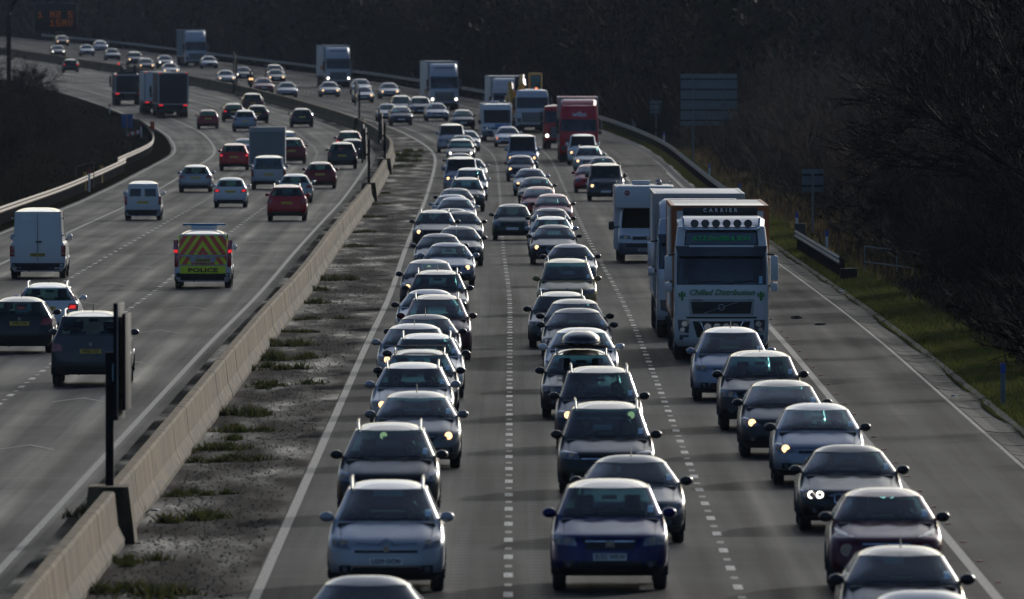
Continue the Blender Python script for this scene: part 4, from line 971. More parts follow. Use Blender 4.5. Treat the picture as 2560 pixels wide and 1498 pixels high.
def lorry(label, x, mode, y, Hc=3.3, Ht=4.0, cabcol=WHT, metal=.1, tcol=None, Lt=13.4, zwb=1.78, zwt=2.62, visor=True, deflector=True, away=False, opts='', style='', hd=0.0, trailer=True, near=0):
    X, d, z = place(x, y, 0.0 if mode == 'b' else Ht); s = F_PX / d
    L = 2.7 + Lt if trailer else 6.5
    root = thing('lorry', label, 'lorry', (X, d, z), -heading(d + (L * .3)) + (math.pi if away else 0) + hd, 'lorries on the motorway')
    oy = -L if away else 0.0; c = (*cabcol, metal)
    S = cab_shell(Hc, zwb, zwt)
    def cls(reg, u, cc, roof):
        if roof: return 'body'
        if reg == 'F' and zwb + .02 < cc[2] < zwt and u < .93: return 'wind'
        if reg == 'S' and zwb + .05 < cc[2] < zwt - .1 and .1 < u < .55: return 'side'
        if reg == 'F' and cc[2] < .55 and style != 'ate': return 'low'
        return 'body'
    V, G = S.build(cls)
    P = lambda name, me, par=root, loc=(0, 0, 0), rot=(0, 0, 0): link(name, me, par, (loc[0], loc[1] + (oy if par is root else 0), loc[2]), rot, c)
    P('cab', S.sub(V, G['body'] + G.get('low', []), 'cab', [M['paint'], M['plastic']], [0] * len(G['body']) + [1] * len(G.get('low', []))))
    P('windscreen', S.sub(V, G['wind'], 'cab_windscreen', [M['glass_d']], smooth=180))
    for sg in (-1, 1): P('side_window', S.sub(V, [q for q in G['side'] if V[q[0]][0] * sg > 0], 'cab_side_window', [M['privacy']], smooth=180))
    b = MB(); b.box(-1.1, 1.1, .45, 1.9, .9, zwb - .12); b.box(-1.1, 1.1, 1.9, 2.0, .9, zwt)
    for xx in (-.6, .6): b.box(xx - .25, xx + .25, 1.15, 1.3, zwb - .2, zwb + .45, .05)
    P('cab_interior', b.mesh('cab_interior', M['cloth']))
    if visor:
        P('sun_visor', S.patch([(-1.12, zwt - .06), (1.12, zwt - .06), (1.14, zwt + .20), (-1.14, zwt + .20)], 'visor', M['vis'] if style == 'ate' else M['privacy'], .12, 10, 3))
    gz0, gz1 = (1.22, 1.53) if style == 'ate' else (.75, 1.50)
    g = P('grille', S.patch([(-.76, gz0), (.76, gz0), (.80, gz1), (-.80, gz1)], 'lorry_grille', M['grille'], .012, 8, 3))
    for k in range(3 if style == 'ate' else 5):
        zz = gz0 + (gz1 - gz0) * (k + .5) / (3 if style == 'ate' else 5)
        P('slat', S.patch(q4(-.74, .74, zz - .03, zz + .03) if style != 'ate' else q4(-.74, .74, zz - .012, zz + .012), 'slat', M['alu'] if style not in ('ate', 'wil') else M['plastic'], .03, 8, 1), g)
    P('bumper', S.patch([(-1.0, .40), (1.0, .40), (1.0, .60), (-1.0, .60)], 'lower_bumper', M['plastic'] if style != 'ate' else M['lwhite'], .02, 8, 2))
    for sg in (-1, 1):
        h4 = [(sg*.86, .70), (sg*1.12, .78), (sg*1.14, 1.06), (sg*.84, 1.06)]
        o = P('headlight', S.patch(h4, 'lorry_headlight', M['lens'], .02, 5, 4))
        if 'lit' in opts: P('bulb', MB().disc((sg*1.0, S.front(1.0, .9) - .04, .9), .12, 'y', .03, 14).mesh('bulb', M['litw']), o)
        if style == 'ate':
            P('lamp', MB().disc((sg*.97, S.front(.97, .95) - .03, .95), .075, 'y', .03, 16).mesh('lamp', M['lens_in']), o); P('lamp', MB().disc((sg*1.02, S.front(1.0, .80) - .03, .80), .06, 'y', .03, 16).mesh('lamp', M['lens_in']), o)
            P('fog_light', S.patch(q4(sg*.86, sg*1.10, .54, .66), 'fog', M['lens'], .012, 4, 2))
        b = MB(); xm = 1.28; b.box(min(sg*xm, sg*(xm+.21)), max(sg*xm, sg*(xm+.21)), .28, .42, zwb + .12, zwb + .78, .05); b.box(min(sg*xm, sg*(xm+.20)), max(sg*xm, sg*(xm+.20)), .30, .44, zwb - .16, zwb + .08, .05)
        b.tube([(sg*1.2, .5, zwb + .82), (sg*(xm + .1), .36, zwb + .80), (sg*(xm + .1), .36, zwb + .7)], .025, 5, 1); b.tube([(sg*1.2, .5, zwb - .1), (sg*(xm + .05), .38, zwb + .10)], .025, 5, 1)
        P('wing_mirror', b.mesh('lorry_mirror', [M['paint'] if style == 'ate' or style == 'silver' else M['plastic'], M['plastic']]))
    for yy in ((.95, 'F'), (3.9, 'T')):
        for sg in (-1, 1):
            o = P('wheel', WT if yy[1] == 'F' else TT, root, (sg * (1.08 if yy[1] == 'F' else .94), yy[0] + .35, .51)); P('rim', WR if yy[1] == 'F' else TR, o)
    b = MB(); b.box(-.45, .45, 1.0, L - .6, .62, .95); b.box(-1.2, 1.2, 2.3, 2.8, .55, 1.0, .05); b.box(-1.1, 1.1, .6, 2.2, .5, .95)
    for sg in (-1, 1): b.tube([(sg*1.2, a, 1.08) for a in (3.4, 5.2)], .05, 6); b.box(min(sg*.75, sg*1.22), max(sg*.75, sg*1.22), 5.4, 6.6 if trailer else 6.1, .45, .95, .05)
    P('chassis', b.mesh('chassis', M['plastic']))
    if deflector:
        b = MB(); y0 = .75; zt_ = min(Ht - .12, Hc + .55) if style != 'ate' else 3.76
        n = 9; Vv = []
        for j in range(n + 1):
            t = j / n; zz = Hc - .10 + (zt_ - Hc + .10) * (1 - (1 - t) ** 1.7); yy = y0 + 1.2 * t
            for xx in (-1.16, -1.0, 0, 1.0, 1.16): Vv.append((xx * (1 - .04 * (1 - t)), yy + .12 * (abs(xx) > 1.1), zz - .10 * (abs(xx) > 1.1)))
        b.add(Vv, [(j*5 + i, j*5 + i + 1, (j+1)*5 + i + 1, (j+1)*5 + i) for j in range(n) for i in range(4)])
        for sg, a in ((-1, 0), (1, 4)): b.add([Vv[j*5 + a] for j in range(n + 1)] + [(sg*1.16, y0 + 1.25, Hc - .2), (sg*1.14, y0, Hc - .2)], [tuple(range(n + 3))])
        P('roof_deflector', b.mesh('deflector', M['paint']))
    if trailer:
        y0, y1 = 2.72, 2.72 + Lt; tm = tcol or M['sidegrey']
        tr = P('trailer', MB().box(-1.27, 1.27, y0, y1, 1.12, Ht, .03).mesh('trailer_box', tm))
        b = MB(); fm = M['alu'] if style != 'ate' else M['orange']
        for sg in (-1, 1):
            b.box(min(sg*1.14, sg*1.285), max(sg*1.14, sg*1.285), y0 - .02, y0 + .12, 1.10, Ht + .012); b.box(min(sg*1.2, sg*1.285), max(sg*1.2, sg*1.285), y0, y1, Ht - .09, Ht + .012); b.box(min(sg*1.2, sg*1.285), max(sg*1.2, sg*1.285), y0, y1, 1.08, 1.2)
            b.box(min(sg*1.16, sg*1.285), max(sg*1.16, sg*1.285), y1 - .08, y1 + .015, 1.10, Ht + .012)
        b.box(-1.14, 1.14, y0 - .02, y0 + .10, Ht - .13, Ht + .012); b.box(-1.16, 1.16, y1 - .08, y1 + .015, Ht - .10, Ht + .012); b.box(-1.16, 1.16, y1 - .08, y1 + .015, 1.06, 1.16)
        P('frame', b.mesh('trailer_frame', fm), tr)
        for k in range(int(Lt / 1.35)):
            for sg in (-1, 1): P('side_post', MB().box(min(sg*1.268, sg*1.282), max(sg*1.268, sg*1.282), y0 + .6 + 1.35*k, y0 + .66 + 1.35*k, 1.2, Ht - .1).mesh('side_post', M['alu']), tr) if near and k < 4 else None
        for k in range(3):
            for sg in (-1, 1): P('wheel', TT, root, (sg * .96, y1 - 1.6 - 1.31*k, .50))
        b = MB()
        for sg in (-1, 1): b.box(min(sg*1.1, sg*1.2), max(sg*1.1, sg*1.2), y0 + 3.2, y1 - 5.0, .55, .65); b.box(min(sg*1.1, sg*1.2), max(sg*1.1, sg*1.2), y0 + 3.2, y1 - 5.0, .85, .95)
        b.box(-1.2, 1.2, y1 - .35, y1 - .25, .50, .68); b.box(-1.22, 1.22, y1 - .1, y1 - .02, .95, 1.08)
        P('underrun_bar', b.mesh('underrun_bar', M['plastic']))
        if away:
            for sg in (-1, 1):
                P('rear_door', MB().box(min(sg*.012, sg*1.14), max(sg*.012, sg*1.14), y1, y1 + .03, 1.2, Ht - .13, .01).mesh('rear_door', tm), tr)
                P('tail_light', MB().box(min(sg*.85, sg*1.18), max(sg*.85, sg*1.18), y1 - .02, y1 + .03, .98, 1.08).mesh('tail_light', M['tail_lit']), root)
                P('marker_light', MB().box(min(sg*1.05, sg*1.18), max(sg*1.05, sg*1.18), y1 + .016, y1 + .05, Ht - .07, Ht - .01).mesh('marker_light', M['tail_lit']), tr)
    return root, S, P, d

# the white lorry with the orange-framed trailer
ate, S, P, d = lorry('white lorry with orange-framed trailer, roof lamps and green lettering in the slow lane', 1804, 'b', 901, Hc=3.62, Ht=4.0, cabcol=(.64, .635, .625), style='ate', tcol=M['lwhite'], zwb=1.95, zwt=2.78, near=1)
b = MB(); b.box(-.98, .98, 2.60, 2.69, 3.70, 3.965, .02); o = P('fridge_unit', b.mesh('fridge_unit', M['ink'])); P('lettering', text_mesh('carrier', 'CARRIER', .135, M['white_ink'], .006, spacing=1.9, fat=.004), o, (0, 2.585, 3.885), FRONT_ROT)
ys_ = S.front(0, 3.17)
o = P('sign_box', S.patch([(-.93, 3.04), (.93, 3.04), (.90, 3.33), (-.90, 3.33)], 'sign_box', M['litpanel'], .03, 10, 3)); P('lettering', text_mesh('name_board', 'A.T.E DAVIES & SON', .165, mat('bright_green_lettering', (.01, .42, .10), .5), .01, sx=1.02, fat=.008), o, (0, ys_ - .075, 3.18), (R(78), 0, 0))
P('sign_surround', S.patch([(-.97, 3.00), (.97, 3.00), (.94, 3.37), (-.94, 3.37)], 'sign_surround', M['ink'], .018, 10, 3))
P('visor_top', S.patch([(-.84, 2.955), (.84, 2.955), (.86, 3.01), (-.86, 3.01)], 'visor_top', M['lwhite'], .15, 10, 1))
yb = S.front(0, 3.45) - .10
b = MB().tube([(-1.0, yb + .25, 3.70), (-.98, yb + .1, 3.46), (-.9, yb, 3.41), (.9, yb, 3.41), (.98, yb + .1, 3.46), (1.0, yb + .25, 3.70)], .035, 8); lb = P('light_bar', b.mesh('light_bar', M['chrome']))
for k in range(6):
    xk = -.70 + .28 * k; o = P('spot_lamp', MB().disc((xk, yb, 3.57), .105, 'y', .10, 20).mesh('spot_lamp', M['ink']), lb)
    P('lens', MB().disc((xk, yb - .055, 3.57), .088, 'y', .02, 20).mesh('spot_lens', M['lens']), lb)
P('lettering', text_mesh('script', 'Chilled Distribution', .215, M['green_ink'], .004, shear=.35, sx=1.0, fat=.004), ate, (0, S.front(0, 1.78) - .03, 1.77), FRONT_ROT)
for sg in (-1, 1):
    b = MB(); yy = S.front(1.03, 1.68) - .02
    b.box(sg*1.03 - .03, sg*1.03 + .03, yy, yy + .01, 1.56, 1.80); b.box(sg*1.03 - .09, sg*1.03 + .09, yy + .001, yy + .011, 1.66, 1.70)
    for q in (-1, 1): b.box(sg*1.03 + q*.07 - .022, sg*1.03 + q*.07 + .022, yy + .002, yy + .012, 1.66, 1.76)
    P('plant_emblem', b.mesh('plant_emblem', M['green_ink']))
P('grille_surround', S.patch([(-.84, 1.17), (.84, 1.17), (.86, 1.60), (-.86, 1.60)], 'grille_surround', M['alu'], .006, 8, 3))
P('lettering', text_mesh('maker', 'VOLVO', .06, M['ink'], .003, sx=1.3, fat=.002), ate, (-.62, S.front(.6, 1.565) - .012, 1.565), FRONT_ROT); P('lettering', text_mesh('model', 'FH', .055, M['ink'], .003), ate, (.72, S.front(.7, 1.565) - .012, 1.565), FRONT_ROT)
yy = S.front(0, 1.38) - .05
b = MB().tube([(-.44, yy, 1.24), (.42, yy, 1.52)], .010, 5); b.tube([(.075 * math.cos(a), yy - .012, 1.385 + .075 * math.sin(a)) for a in np.linspace(0, 2*math.pi, 21)], .016, 6, caps=False); P('grille_badge', b.mesh('grille_badge', M['alu']))
P('bumper_gap', S.patch(q4(-.92, .92, 1.09, 1.14), 'bumper_gap', M['ink'], .008, 8, 1)); P('lower_grille', S.patch([(-.62, .52), (.62, .52), (.76, 1.02), (-.76, 1.02)], 'lower_lorry_grille', M['grille'], .014, 8, 3))
yb = S.front(0, .9) - .14
b = MB().tube([(-.60, yb + .1, 1.02), (-.54, yb, .98), (-.42, yb, .70), (.42, yb, .70), (.54, yb, .98), (.60, yb + .1, 1.02)], .025, 8); lb = P('lower_light_bar', b.mesh('lower_light_bar', M['chrome']))
for xk in (-.36, -.12, .12, .36):
    P('spot_lamp', MB().disc((xk, yb, .87), .10, 'y', .08, 20).mesh('low_spot', M['chrome']), lb); P('lens', MB().disc((xk, yb - .045, .87), .082, 'y', .02, 20).mesh('low_lens', M['lens_in']), lb)
P('tax_disc', S.patch(q4(.98, 1.07, 2.0, 2.2), 'lorry_disc', M['disc'], .006, 2, 2))
b = MB()
for x0, x1 in ((-.95, -.05), (.05, .95)): b.tube([(x0, S.front(x0, 2.0) - .02, 2.0), (x1, S.front(x1, 2.08) - .03, 2.08)], .014, 4)
P('wiper', b.mesh('lorry_wiper', M['plastic']))
# the silver lorry behind it
r2, S, P, d = lorry('silver lorry with high rounded roof fairing directly behind the white lorry', 1752, 't', 488, Hc=3.45, Ht=4.0, cabcol=(.42, .45, .50), metal=.5, style='silver', zwb=1.9, zwt=2.7, near=1)
b = MB()
for xx in (-.83, .83): b.box(xx - .05, xx + .05, .45, .52, 3.72, 3.84)
P('marker_lamp', b.mesh('marker_lamp', M['plastic']))
P('side_stripe', MB().box(-1.262, -1.25, .75, 1.5, 2.55, 3.15).mesh('side_stripe', mat('deep_blue_paint', (.01, .02, .16), .4)))
# distant lorries
rw, S, P, d = lorry('red lorry with a white name on its brow and a white placard', 1447, 't', 244, Hc=3.75, Ht=4.15, cabcol=(.50, .010, .028), style='wil', tcol=mat('dark_red_trailer', (.30, .010, .022), .5), zwb=1.95, zwt=2.75, visor=False)
P('lettering', text_mesh('brow_name', 'wilko', .42, M['white_ink'], .006, fat=.012), rw, (.05, S.front(0, 3.05) - .02, 3.06), (R(72), 0, 0))
o = P('placard', S.patch(q4(-.42, .72, 1.46, 1.80), 'placard', M['plate_w'], .02, 6, 2)); P('lettering', text_mesh('placard_name', 'HIRE ZONE', .17, mat('placard_red', (.3, .02, .05), .5), .004, fat=.004), o, (.15, S.front(0, 1.63) - .03, 1.63), FRONT_ROT)
lorry('small red lorry with white roof and one lit headlight behind the red lorry', 1404, 'b', 372, Hc=3.05, Ht=3.1, cabcol=(.42, .015, .02), opts='lit', deflector=False, trailer=False, visor=False)
sc_, S, P, d = lorry('white lorry hauling a yellow machine in the slow lane', 1331, 'b', 331, Hc=3.25, Ht=1.35, cabcol=(.58, .59, .62), deflector=False, tcol=M['plastic'], visor=False)
Xs, ds, zs_ = sc_.location
ex = thing('yellow_excavator', 'yellow excavator with dark hose drum loaded behind a white lorry cab', 'excavator', (Xs - .45, ds + 4.6, zs_ + 1.36), sc_.rotation_euler.z); ex.scale = (1.1, 1.0, 1.08)
YM = mat('machine_yellow', (.55, .27, .02), .5, noise=(3, .3))
b = MB(); b.box(-1.3, -.55, 1.0, 6.5, .75, 1.2, .06); b.box(-1.15, .2, 2.0, 6.2, .9, 1.6, .1); link('body', b.mesh('excavator_body', YM), ex)
for xx in (-1.15, .75): link('track', MB().box(xx - .05, xx + .45, .8, 5.2, 0, .8, .2).mesh('track', M['plastic']), ex)
cb = link('cab', MB().box(.25, 1.15, 2.2, 3.9, .9, 2.85, .08).mesh('excavator_cab', YM), ex); link('cab_window', MB().box(.36, 1.05, 2.17, 2.3, 1.35, 2.7, .03).mesh('cab_window', mat('teal_glass', (.02, .10, .11), .1)), cb)
link('boom', MB().tube([(-.35, 3.0, 1.4), (-.3, 1.0, 2.55), (-.3, -.8, 2.0), (-.95, -1.2, .5)], .24, 6).mesh('boom', YM), ex); link('dipper_arm', MB().tube([(-1.0, -1.0, .2), (-1.05, 1.8, 2.1)], .2, 6).mesh('dipper', YM), ex)
link('hose_drum', MB().disc((-.42, .9, 2.1), .55, 'x', .7, 20).mesh('hose_drum', mat('dark_drum', (.02, .018, .03), .6)), ex); link('warning_light', MB().disc((.75, 2.1, 1.75), .09, 'y', .06, 10).mesh('warning_light', M['amber']), ex)
lorry('white lorry with long pale trailer behind the yellow machine', 1272, 't', 191, Hc=3.4, Ht=4.1, cabcol=(.5, .51, .53))
def fairing_lorry(label, x, y, tc, col, lit):
    r, S, P, d = lorry(label, x, 'b', y, Hc=3.35, Ht=4.1, cabcol=col, opts='lit' if lit else '', tcol=tc)
    P('fairing_slot', MB().box(-.8, .8, .72, .80, 3.52, 3.60, .02).mesh('fairing_slot', M['plastic']))
    return r, P
r, P = fairing_lorry('second white lorry from the left with double roof fairing and lit lamps', 1111, 275, None, (.52, .53, .56), 1)
P('side_graphic', MB().box(-1.284, -1.272, 3.4, 8.5, 1.3, 1.75).mesh('side_graphic', mat('orange_graphic', (.45, .22, .08), .5)))
r, P = fairing_lorry('first white lorry from the left with orange side flash and lit lamps', 846, 219, None, (.50, .51, .54), 1)
P('side_graphic', MB().box(-1.284, -1.272, 3.2, 9.0, 1.7, 2.1).mesh('side_graphic', mat('orange_graphic', (.5, .2, .06), .5)))
lorry('farthest lorry, white cab with a blue-sided trailer', 490, 'b', 166, Hc=3.5, Ht=4.2, cabcol=(.5, .52, .55), tcol=mat('blue_curtain', (.05, .13, .20), .6))
DK = mat('dark_curtain', (.018, .018, .022), .6)
lorry('dark curtain-sided lorry seen from behind on the outbound carriageway', 433, 'b', 294, Hc=3.3, Ht=3.75, cabcol=DGR, tcol=DK, away=True)
lorry('pale-roofed lorry mostly hidden ahead of the dark curtain-sided lorry', 398, 't', 180, Hc=3.2, Ht=3.6, cabcol=WHT, tcol=M['sidegrey'], away=True)
fl, S, P, d = lorry('dark tipper lorry with upright gear on the outbound carriageway beside the trees', 322, 'b', 263, Hc=2.9, Ht=2.75, cabcol=DGR, tcol=DK, Lt=6.5, away=True, deflector=False)
b = MB(); b.tube([(-.75, 3.2, 2.7), (-.75, 3.2, 3.6)], .15, 6); b.box(.2, .55, 2.9, 3.2, 2.7, 3.7); b.box(-.9, .9, 3.1, 3.4, 2.75, 2.95); b.tube([(.4, 3.0, 3.6), (.2, 5.5, 3.1)], .12, 6); P('loader_crane', b.mesh('loader_crane', M['plastic']))
P('beacon', MB().tube([(.72, 3.2, 3.6), (.72, 3.2, 3.78)], .08, 8).mesh('beacon', M['tail_lit']))
def van_away(label, tn, x, md, y, col, extra):
    root, p, d, s = put_car('van', 'van', tn, x, md, y, col, 0.0, label, gname['A'], True, '', {'sprinter': 'WD53 KNW', 'van': 'WX63 BTZ'}.get(tn))
    extra(root, p); return root
def sprint(root, p):
    S = p['S']; L = p['L']
    link('door_gap', MB().box(-.008, .008, .004, .012, .62, 2.3).mesh('door_gap', M['ink']), root)
    link('door_handle', MB().box(-.14, .06, .0, .05, 1.28, 1.33, .01).mesh('door_handle', M['plastic']), root)
    for sg in (-1, 1): link('door_panel', MB().box(min(sg*.06, sg*.66), max(sg*.06, sg*.66), -.135, -.108, 1.42, 2.12, .012).mesh('door_panel', M['paint']), root, color=(*WHT, 0))
    for sg in (-1, 1):
        for zz in (.86, 1.5, 2.1): link('hinge', MB().box(min(sg*.84, sg*.93), max(sg*.84, sg*.93), -.14, .0 if zz < 1 else -.05, zz, zz + .05).mesh('hinge', M['alu']), root)
van_away('tall white panel van with two rear doors on the outbound carriageway', 'sprinter', 94, 'b', 697, WHT, sprint)
M['fluo'] = mat('fluorescent_yellow', (.78, .85, .03), .5); M['fluored'] = mat('fluorescent_red', (.85, .11, .05), .5)
def clip_poly(poly, x0, x1, z0, z1):
    for ax, lim, sg in ((0, x0, 1), (0, x1, -1), (1, z0, 1), (1, z1, -1)):
        out = []
        for a, b_ in zip(poly, poly[1:] + poly[:1]):
            ia, ib = sg * (a[ax] - lim) >= 0, sg * (b_[ax] - lim) >= 0
            if ia != ib:
                t = (lim - a[ax]) / (b_[ax] - a[ax]); pt = (a[0] + t * (b_[0] - a[0]), a[1] + t * (b_[1] - a[1]))
                out.append(pt)
            if ib: out.append(b_)
        poly = out
        if not poly: break
    return poly
def police(root, p):
    S = p['S']; L = p['L']; h = p['h']; f = lambda x, z, o: (x, S.rear(x, z) - L + o, z)
    def rp(name, c4, m, off): 
        me = S.patch(c4, name, m, off, 8, 6, 'R'); return link(name, me, root, (0, -L, 0))
    rp('yellow_panel', q4(-.83*h, .83*h, .80, 1.78), M['fluo'], .016)
    pitch, half = .44, .10
    for k in range(-1, 6):
        for sg in (-1, 1):
            z0 = .30 + pitch * k; sl = 1.45
            pl = clip_poly([(0, z0), (sg * 1.2, z0 - sl * 1.2), (sg * 1.2, z0 - sl * 1.2 + .24), (0, z0 + .24)], -.83*h, .83*h, .80, 1.78)
            pl = clip_poly(pl, min(0, sg * 2), max(0, sg * 2), 0, 3) if pl else pl
            V, Fc = [], []
            for zb_ in np.arange(.8, 1.78, .092):
                q = clip_poly(pl, -2, 2, zb_, zb_ + .0921) if pl else []
                if len(q) >= 3: Fc.append(list(range(len(V), len(V) + len(q)))); V += [f(x, z, .026) for x, z in q]
            if V: link('red_chevron', mesh_from('red_chevron', V, Fc, [M['fluored']]), root)
    rp('yellow_panel', q4(-.80*h, .80*h, .50, .755), M['fluo'], .018); rp('tailgate_gap', q4(-.82*h, .82*h, .757, .78), M['alu'], .02)
    t = text_mesh('force_name', 'POLICE', .19, mat('dark_red_lettering', (.10, .008, .02), .5), .003, sx=1.62, fat=.006)
    link('lettering', t, root, (0, S.rear(0, .61) - L + .03, .61), REAR_ROT)
    rp('plate_recess', [(-.40, .86), (.40, .86), (.46, 1.06), (-.46, 1.06)], M['alu'], .03); rp('handle_bar', q4(-.76, .76, 1.07, 1.13), M['alu'], .05); rp('window_gap', q4(-.80*h, .80*h, 1.215, 1.225), M['alu'], .028)
    pp = rp('number_plate', q4(-.26, .26, .89, 1.0), M['plate_y'], .042); link('lettering', plate_text('WX63 BTZ', True), pp, (0, S.rear(0, .945) + .048, .945), REAR_ROT)
    for sg in (-1, 1): rp('tail_light', q4(sg*.86*h, sg*.97*h, .85, 1.62), M['tail'], .02); rp('tail_lamp', q4(sg*.87*h, sg*.96*h, 1.2, 1.3), M['tail_lit'], .03)
    BL = mat('blue_lamp_plastic', (.01, .16, .30), .2, coat=.5)
    link('light_bar', MB().box(-.72, .72, -2.75, -2.45, 2.08, 2.16, .03).mesh('light_bar', BL), root); link('light_bar_mount', MB().box(-.45, .45, -2.72, -2.4, 1.95, 2.08, .03).mesh('light_bar_mount', M['lwhite']), root)
van_away('police van with red and yellow rear chevrons and blue roof light bar', 'van', 507, 'b', 721, WHT, police)
# grey box van
X, d, z = place(668, 443); bv = thing('box_van', 'grey box-bodied van with roller shutter on the outbound carriageway', 'van', (X, d, z), -heading(d) + math.pi, gname['A'])
bx = link('box_body', MB().box(-1.06, 1.06, -3.6, 0, .78, 2.95, .03).mesh('box_body', mat('grey_box_panel', (.26, .27, .29), .5)), bv)
fr = MB(); [fr.box(min(sg*1.0, sg*1.075), max(sg*1.0, sg*1.075), -.05, .015, .76, 2.96) for sg in (-1, 1)]; fr.box(-1.0, 1.0, -.05, .015, 2.72, 2.96); link('frame', fr.mesh('box_frame', M['alu']), bx)
for k in range(12): link('shutter_slat', MB().box(-1.0, 1.0, .0, .012, .82 + .155*k, .965 + .155*k).mesh('shutter_slat', mat('shutter_grey', (.20, .205, .215), .55) if k == 0 else bpy.data.materials['shutter_grey']), bx)
link('cab', MB().box(-.95, .95, -5.6, -3.65, .35, 1.9, .25).mesh('box_van_cab', M['paint']), bv, color=(*WHT, 0)); b = MB().box(-.9, .9, -3.6, -.1, .45, .74); b.box(-1.0, 1.0, -.25, -.15, .38, .52); link('chassis', b.mesh('box_chassis', M['plastic']), bv)
for yy in (-4.9, -1.0):
    for sg in (-1, 1): link('wheel', wheel_mesh(.34, .22)[0], bv, (sg * .85, yy, .34))
for sg in (-1, 1): link('tail_light', MB().box(min(sg*.9, sg*1.04), max(sg*.9, sg*1.04), -.02, .02, .56, .72).mesh('tail_light', M['tail']), bv)
# motorhomes
def motorhome(label, x, md, y, over, Hh):
    X, d, z = place(x, y, 0 if md == 'b' else Hh); root = thing('motorhome', label, 'motorhome', (X, d, z), -heading(d), 'motorhomes among the oncoming traffic'); c = (.68, .68, .69, .0)
    h = 1.0 if over else 1.1; zwb, zwt = (1.27, 2.02) if over else (1.28, 2.25); L = 2.6; Hc = 2.12 if over else Hh
    yf = [(.30, .12), (.42, .03), (.6, 0), (.95, .05), (1.0, .10), (zwb, .72 if over else .25), (zwt, 1.45 if over else .75), (Hc - .08, 1.5 if over else 1.0)]
    zs = sorted(set([round(float(q), 4) for q in list(np.linspace(.30, zwb, 12)) + list(np.linspace(zwb + .02, zwt, 8)) + list(np.linspace(zwt, Hc - .08, 3))]))
    S = Shell(L, [(.30, .93*h), (.5, h), (1.0, h), (zwb, .97*h), (zwt, .86*h if over else .97*h), (Hc - .08, .85*h if over else .93*h)], yf, [(.3, .05), (Hc - .08, .02)], [(.3, .4), (Hc - .08, .3)], [(.3, .05), (Hc - .08, .05)], 3.0, 4, (Hc - .08, Hc, 2.0, 2.3), zs, 12)
    def cls(reg, u, cc, roof):
        if not roof and reg == 'F' and zwb + .02 < cc[2] < zwt and u < .91: return 'wind'
        if not roof and reg == 'S' and over and zwb + .05 < cc[2] < zwt - .1 and u < .5: return 'side'
        return 'low' if (reg == 'F' and cc[2] < .78) else 'body'
    V, G = S.build(cls); GB = mat('grey_bumper_plastic', (.13, .135, .145), .5)
    link('cab', S.sub(V, G['body'] + G.get('low', []), 'motorhome_cab', [M['paint'], GB], [0] * len(G['body']) + [1] * len(G.get('low', []))), root, color=c)
    link('windscreen', S.sub(V, G['wind'], 'motorhome_windscreen', [M['privacy']], smooth=180), root)
    if over:
        for sg in (-1, 1): link('side_window', S.sub(V, [q for q in G['side'] if V[q[0]][0] * sg > 0], 'motorhome_side_window', [M['privacy']], smooth=180), root)
    link('living_body', MB().box(-1.13, 1.13, 2.2, 6.9, .45, Hh, .08).mesh('living_body', M['paint']), root, color=c)
    link('cab_interior', MB().box(-.9, .9, 1.2, 2.3, .5, zwb + .05).box(-.85, .85, 2.0, 2.25, zwb, zwt).mesh('motorhome_cab_interior', M['cloth']), root)
    if over:
        ob = link('overcab', MB().box(-1.125, 1.125, .62, 2.4, 2.03, Hh + .002, .16).mesh('overcab', M['paint']), root, color=c)
        o = link('round_logo', MB().disc((-.66, .612, 2.62), .10, 'y', .012, 24).mesh('round_logo', mat('logo_red', (.35, .02, .03), .5)), ob)
        link('lettering', text_mesh('logo_letters', 'BÜR', .075, M['white_ink'], .003), o, (-.66, .602, 2.62), FRONT_ROT)
    else:
        link('blue_panel', S.patch(q4(-.15, .9, .95, 1.25), 'blue_panel', mat('light_blue_panel', (.12, .22, .42), .5), .01, 6, 2), root)
    b = MB()
    for sg in (-1, 1): b.tube([(sg*1.02, 2.4, Hh + .10), (sg*1.02, 6.5, Hh + .10)], .018, 5); [b.tube([(sg*1.02, q, Hh), (sg*1.02, q, Hh + .10)], .015, 5) for q in (2.4, 4.4, 6.5)]
    b.tube([(-1.02, 2.4, Hh + .10), (1.02, 2.4, Hh + .10)], .018, 5); link('roof_rack', b.mesh('roof_rack', M['chrome']), root)
    link('roof_hatch', MB().box(-.45, .25, 3.0, 3.7, Hh, Hh + .17, .06).mesh('roof_hatch', M['lwhite']), root); link('roof_dome', MB().tube([(.55, 3.2, Hh), (.55, 3.2, Hh + .12), (.6, 3.2, Hh + .22)], [.16, .14, .04], 10).mesh('roof_dome', M['alu']), root)
    link('aerial', MB().tube([(-.9, 2.9, Hh), (-.9, 2.9, Hh + .5)], .012, 5).mesh('aerial', M['lwhite']), root)
    for sg in (-1, 1):
        hl = [(sg*.50, .88), (sg*.93*h, .90), (sg*.95*h, 1.04), (sg*.56, 1.02)]; o = link('headlight', S.patch(hl, 'motorhome_headlight', M['lens'], .015), root); link('lamp', MB().disc((sg*.72, S.front(.72, .95) - .02, .95), .06, 'y', .03, 14).mesh('lamp', M['lens_in']), o)
        link('wing_mirror', MB().box(min(sg*1.14, sg*1.36), max(sg*1.14, sg*1.36), .95, 1.12, 1.22, 1.55, .06).box(min(sg*.9, sg*1.2), max(sg*.9, sg*1.2), 1.0, 1.06, 1.30, 1.36).mesh('wing_mirror', M['plastic']), root)
        for yy in (1.0, 5.2): link('wheel', wheel_mesh(.34, .22)[0], root, (sg * (.84 if yy < 2 else .92), yy, .34))
    link('grille', S.patch(q4(-.46, .46, .86, .99), 'motorhome_grille', M['grille'], .012, 6, 2), root); link('badge', MB().disc((.12, S.front(.12, .925) - .02, .925), .06, 'y', .02, 14).mesh('badge', M['chrome']), root)
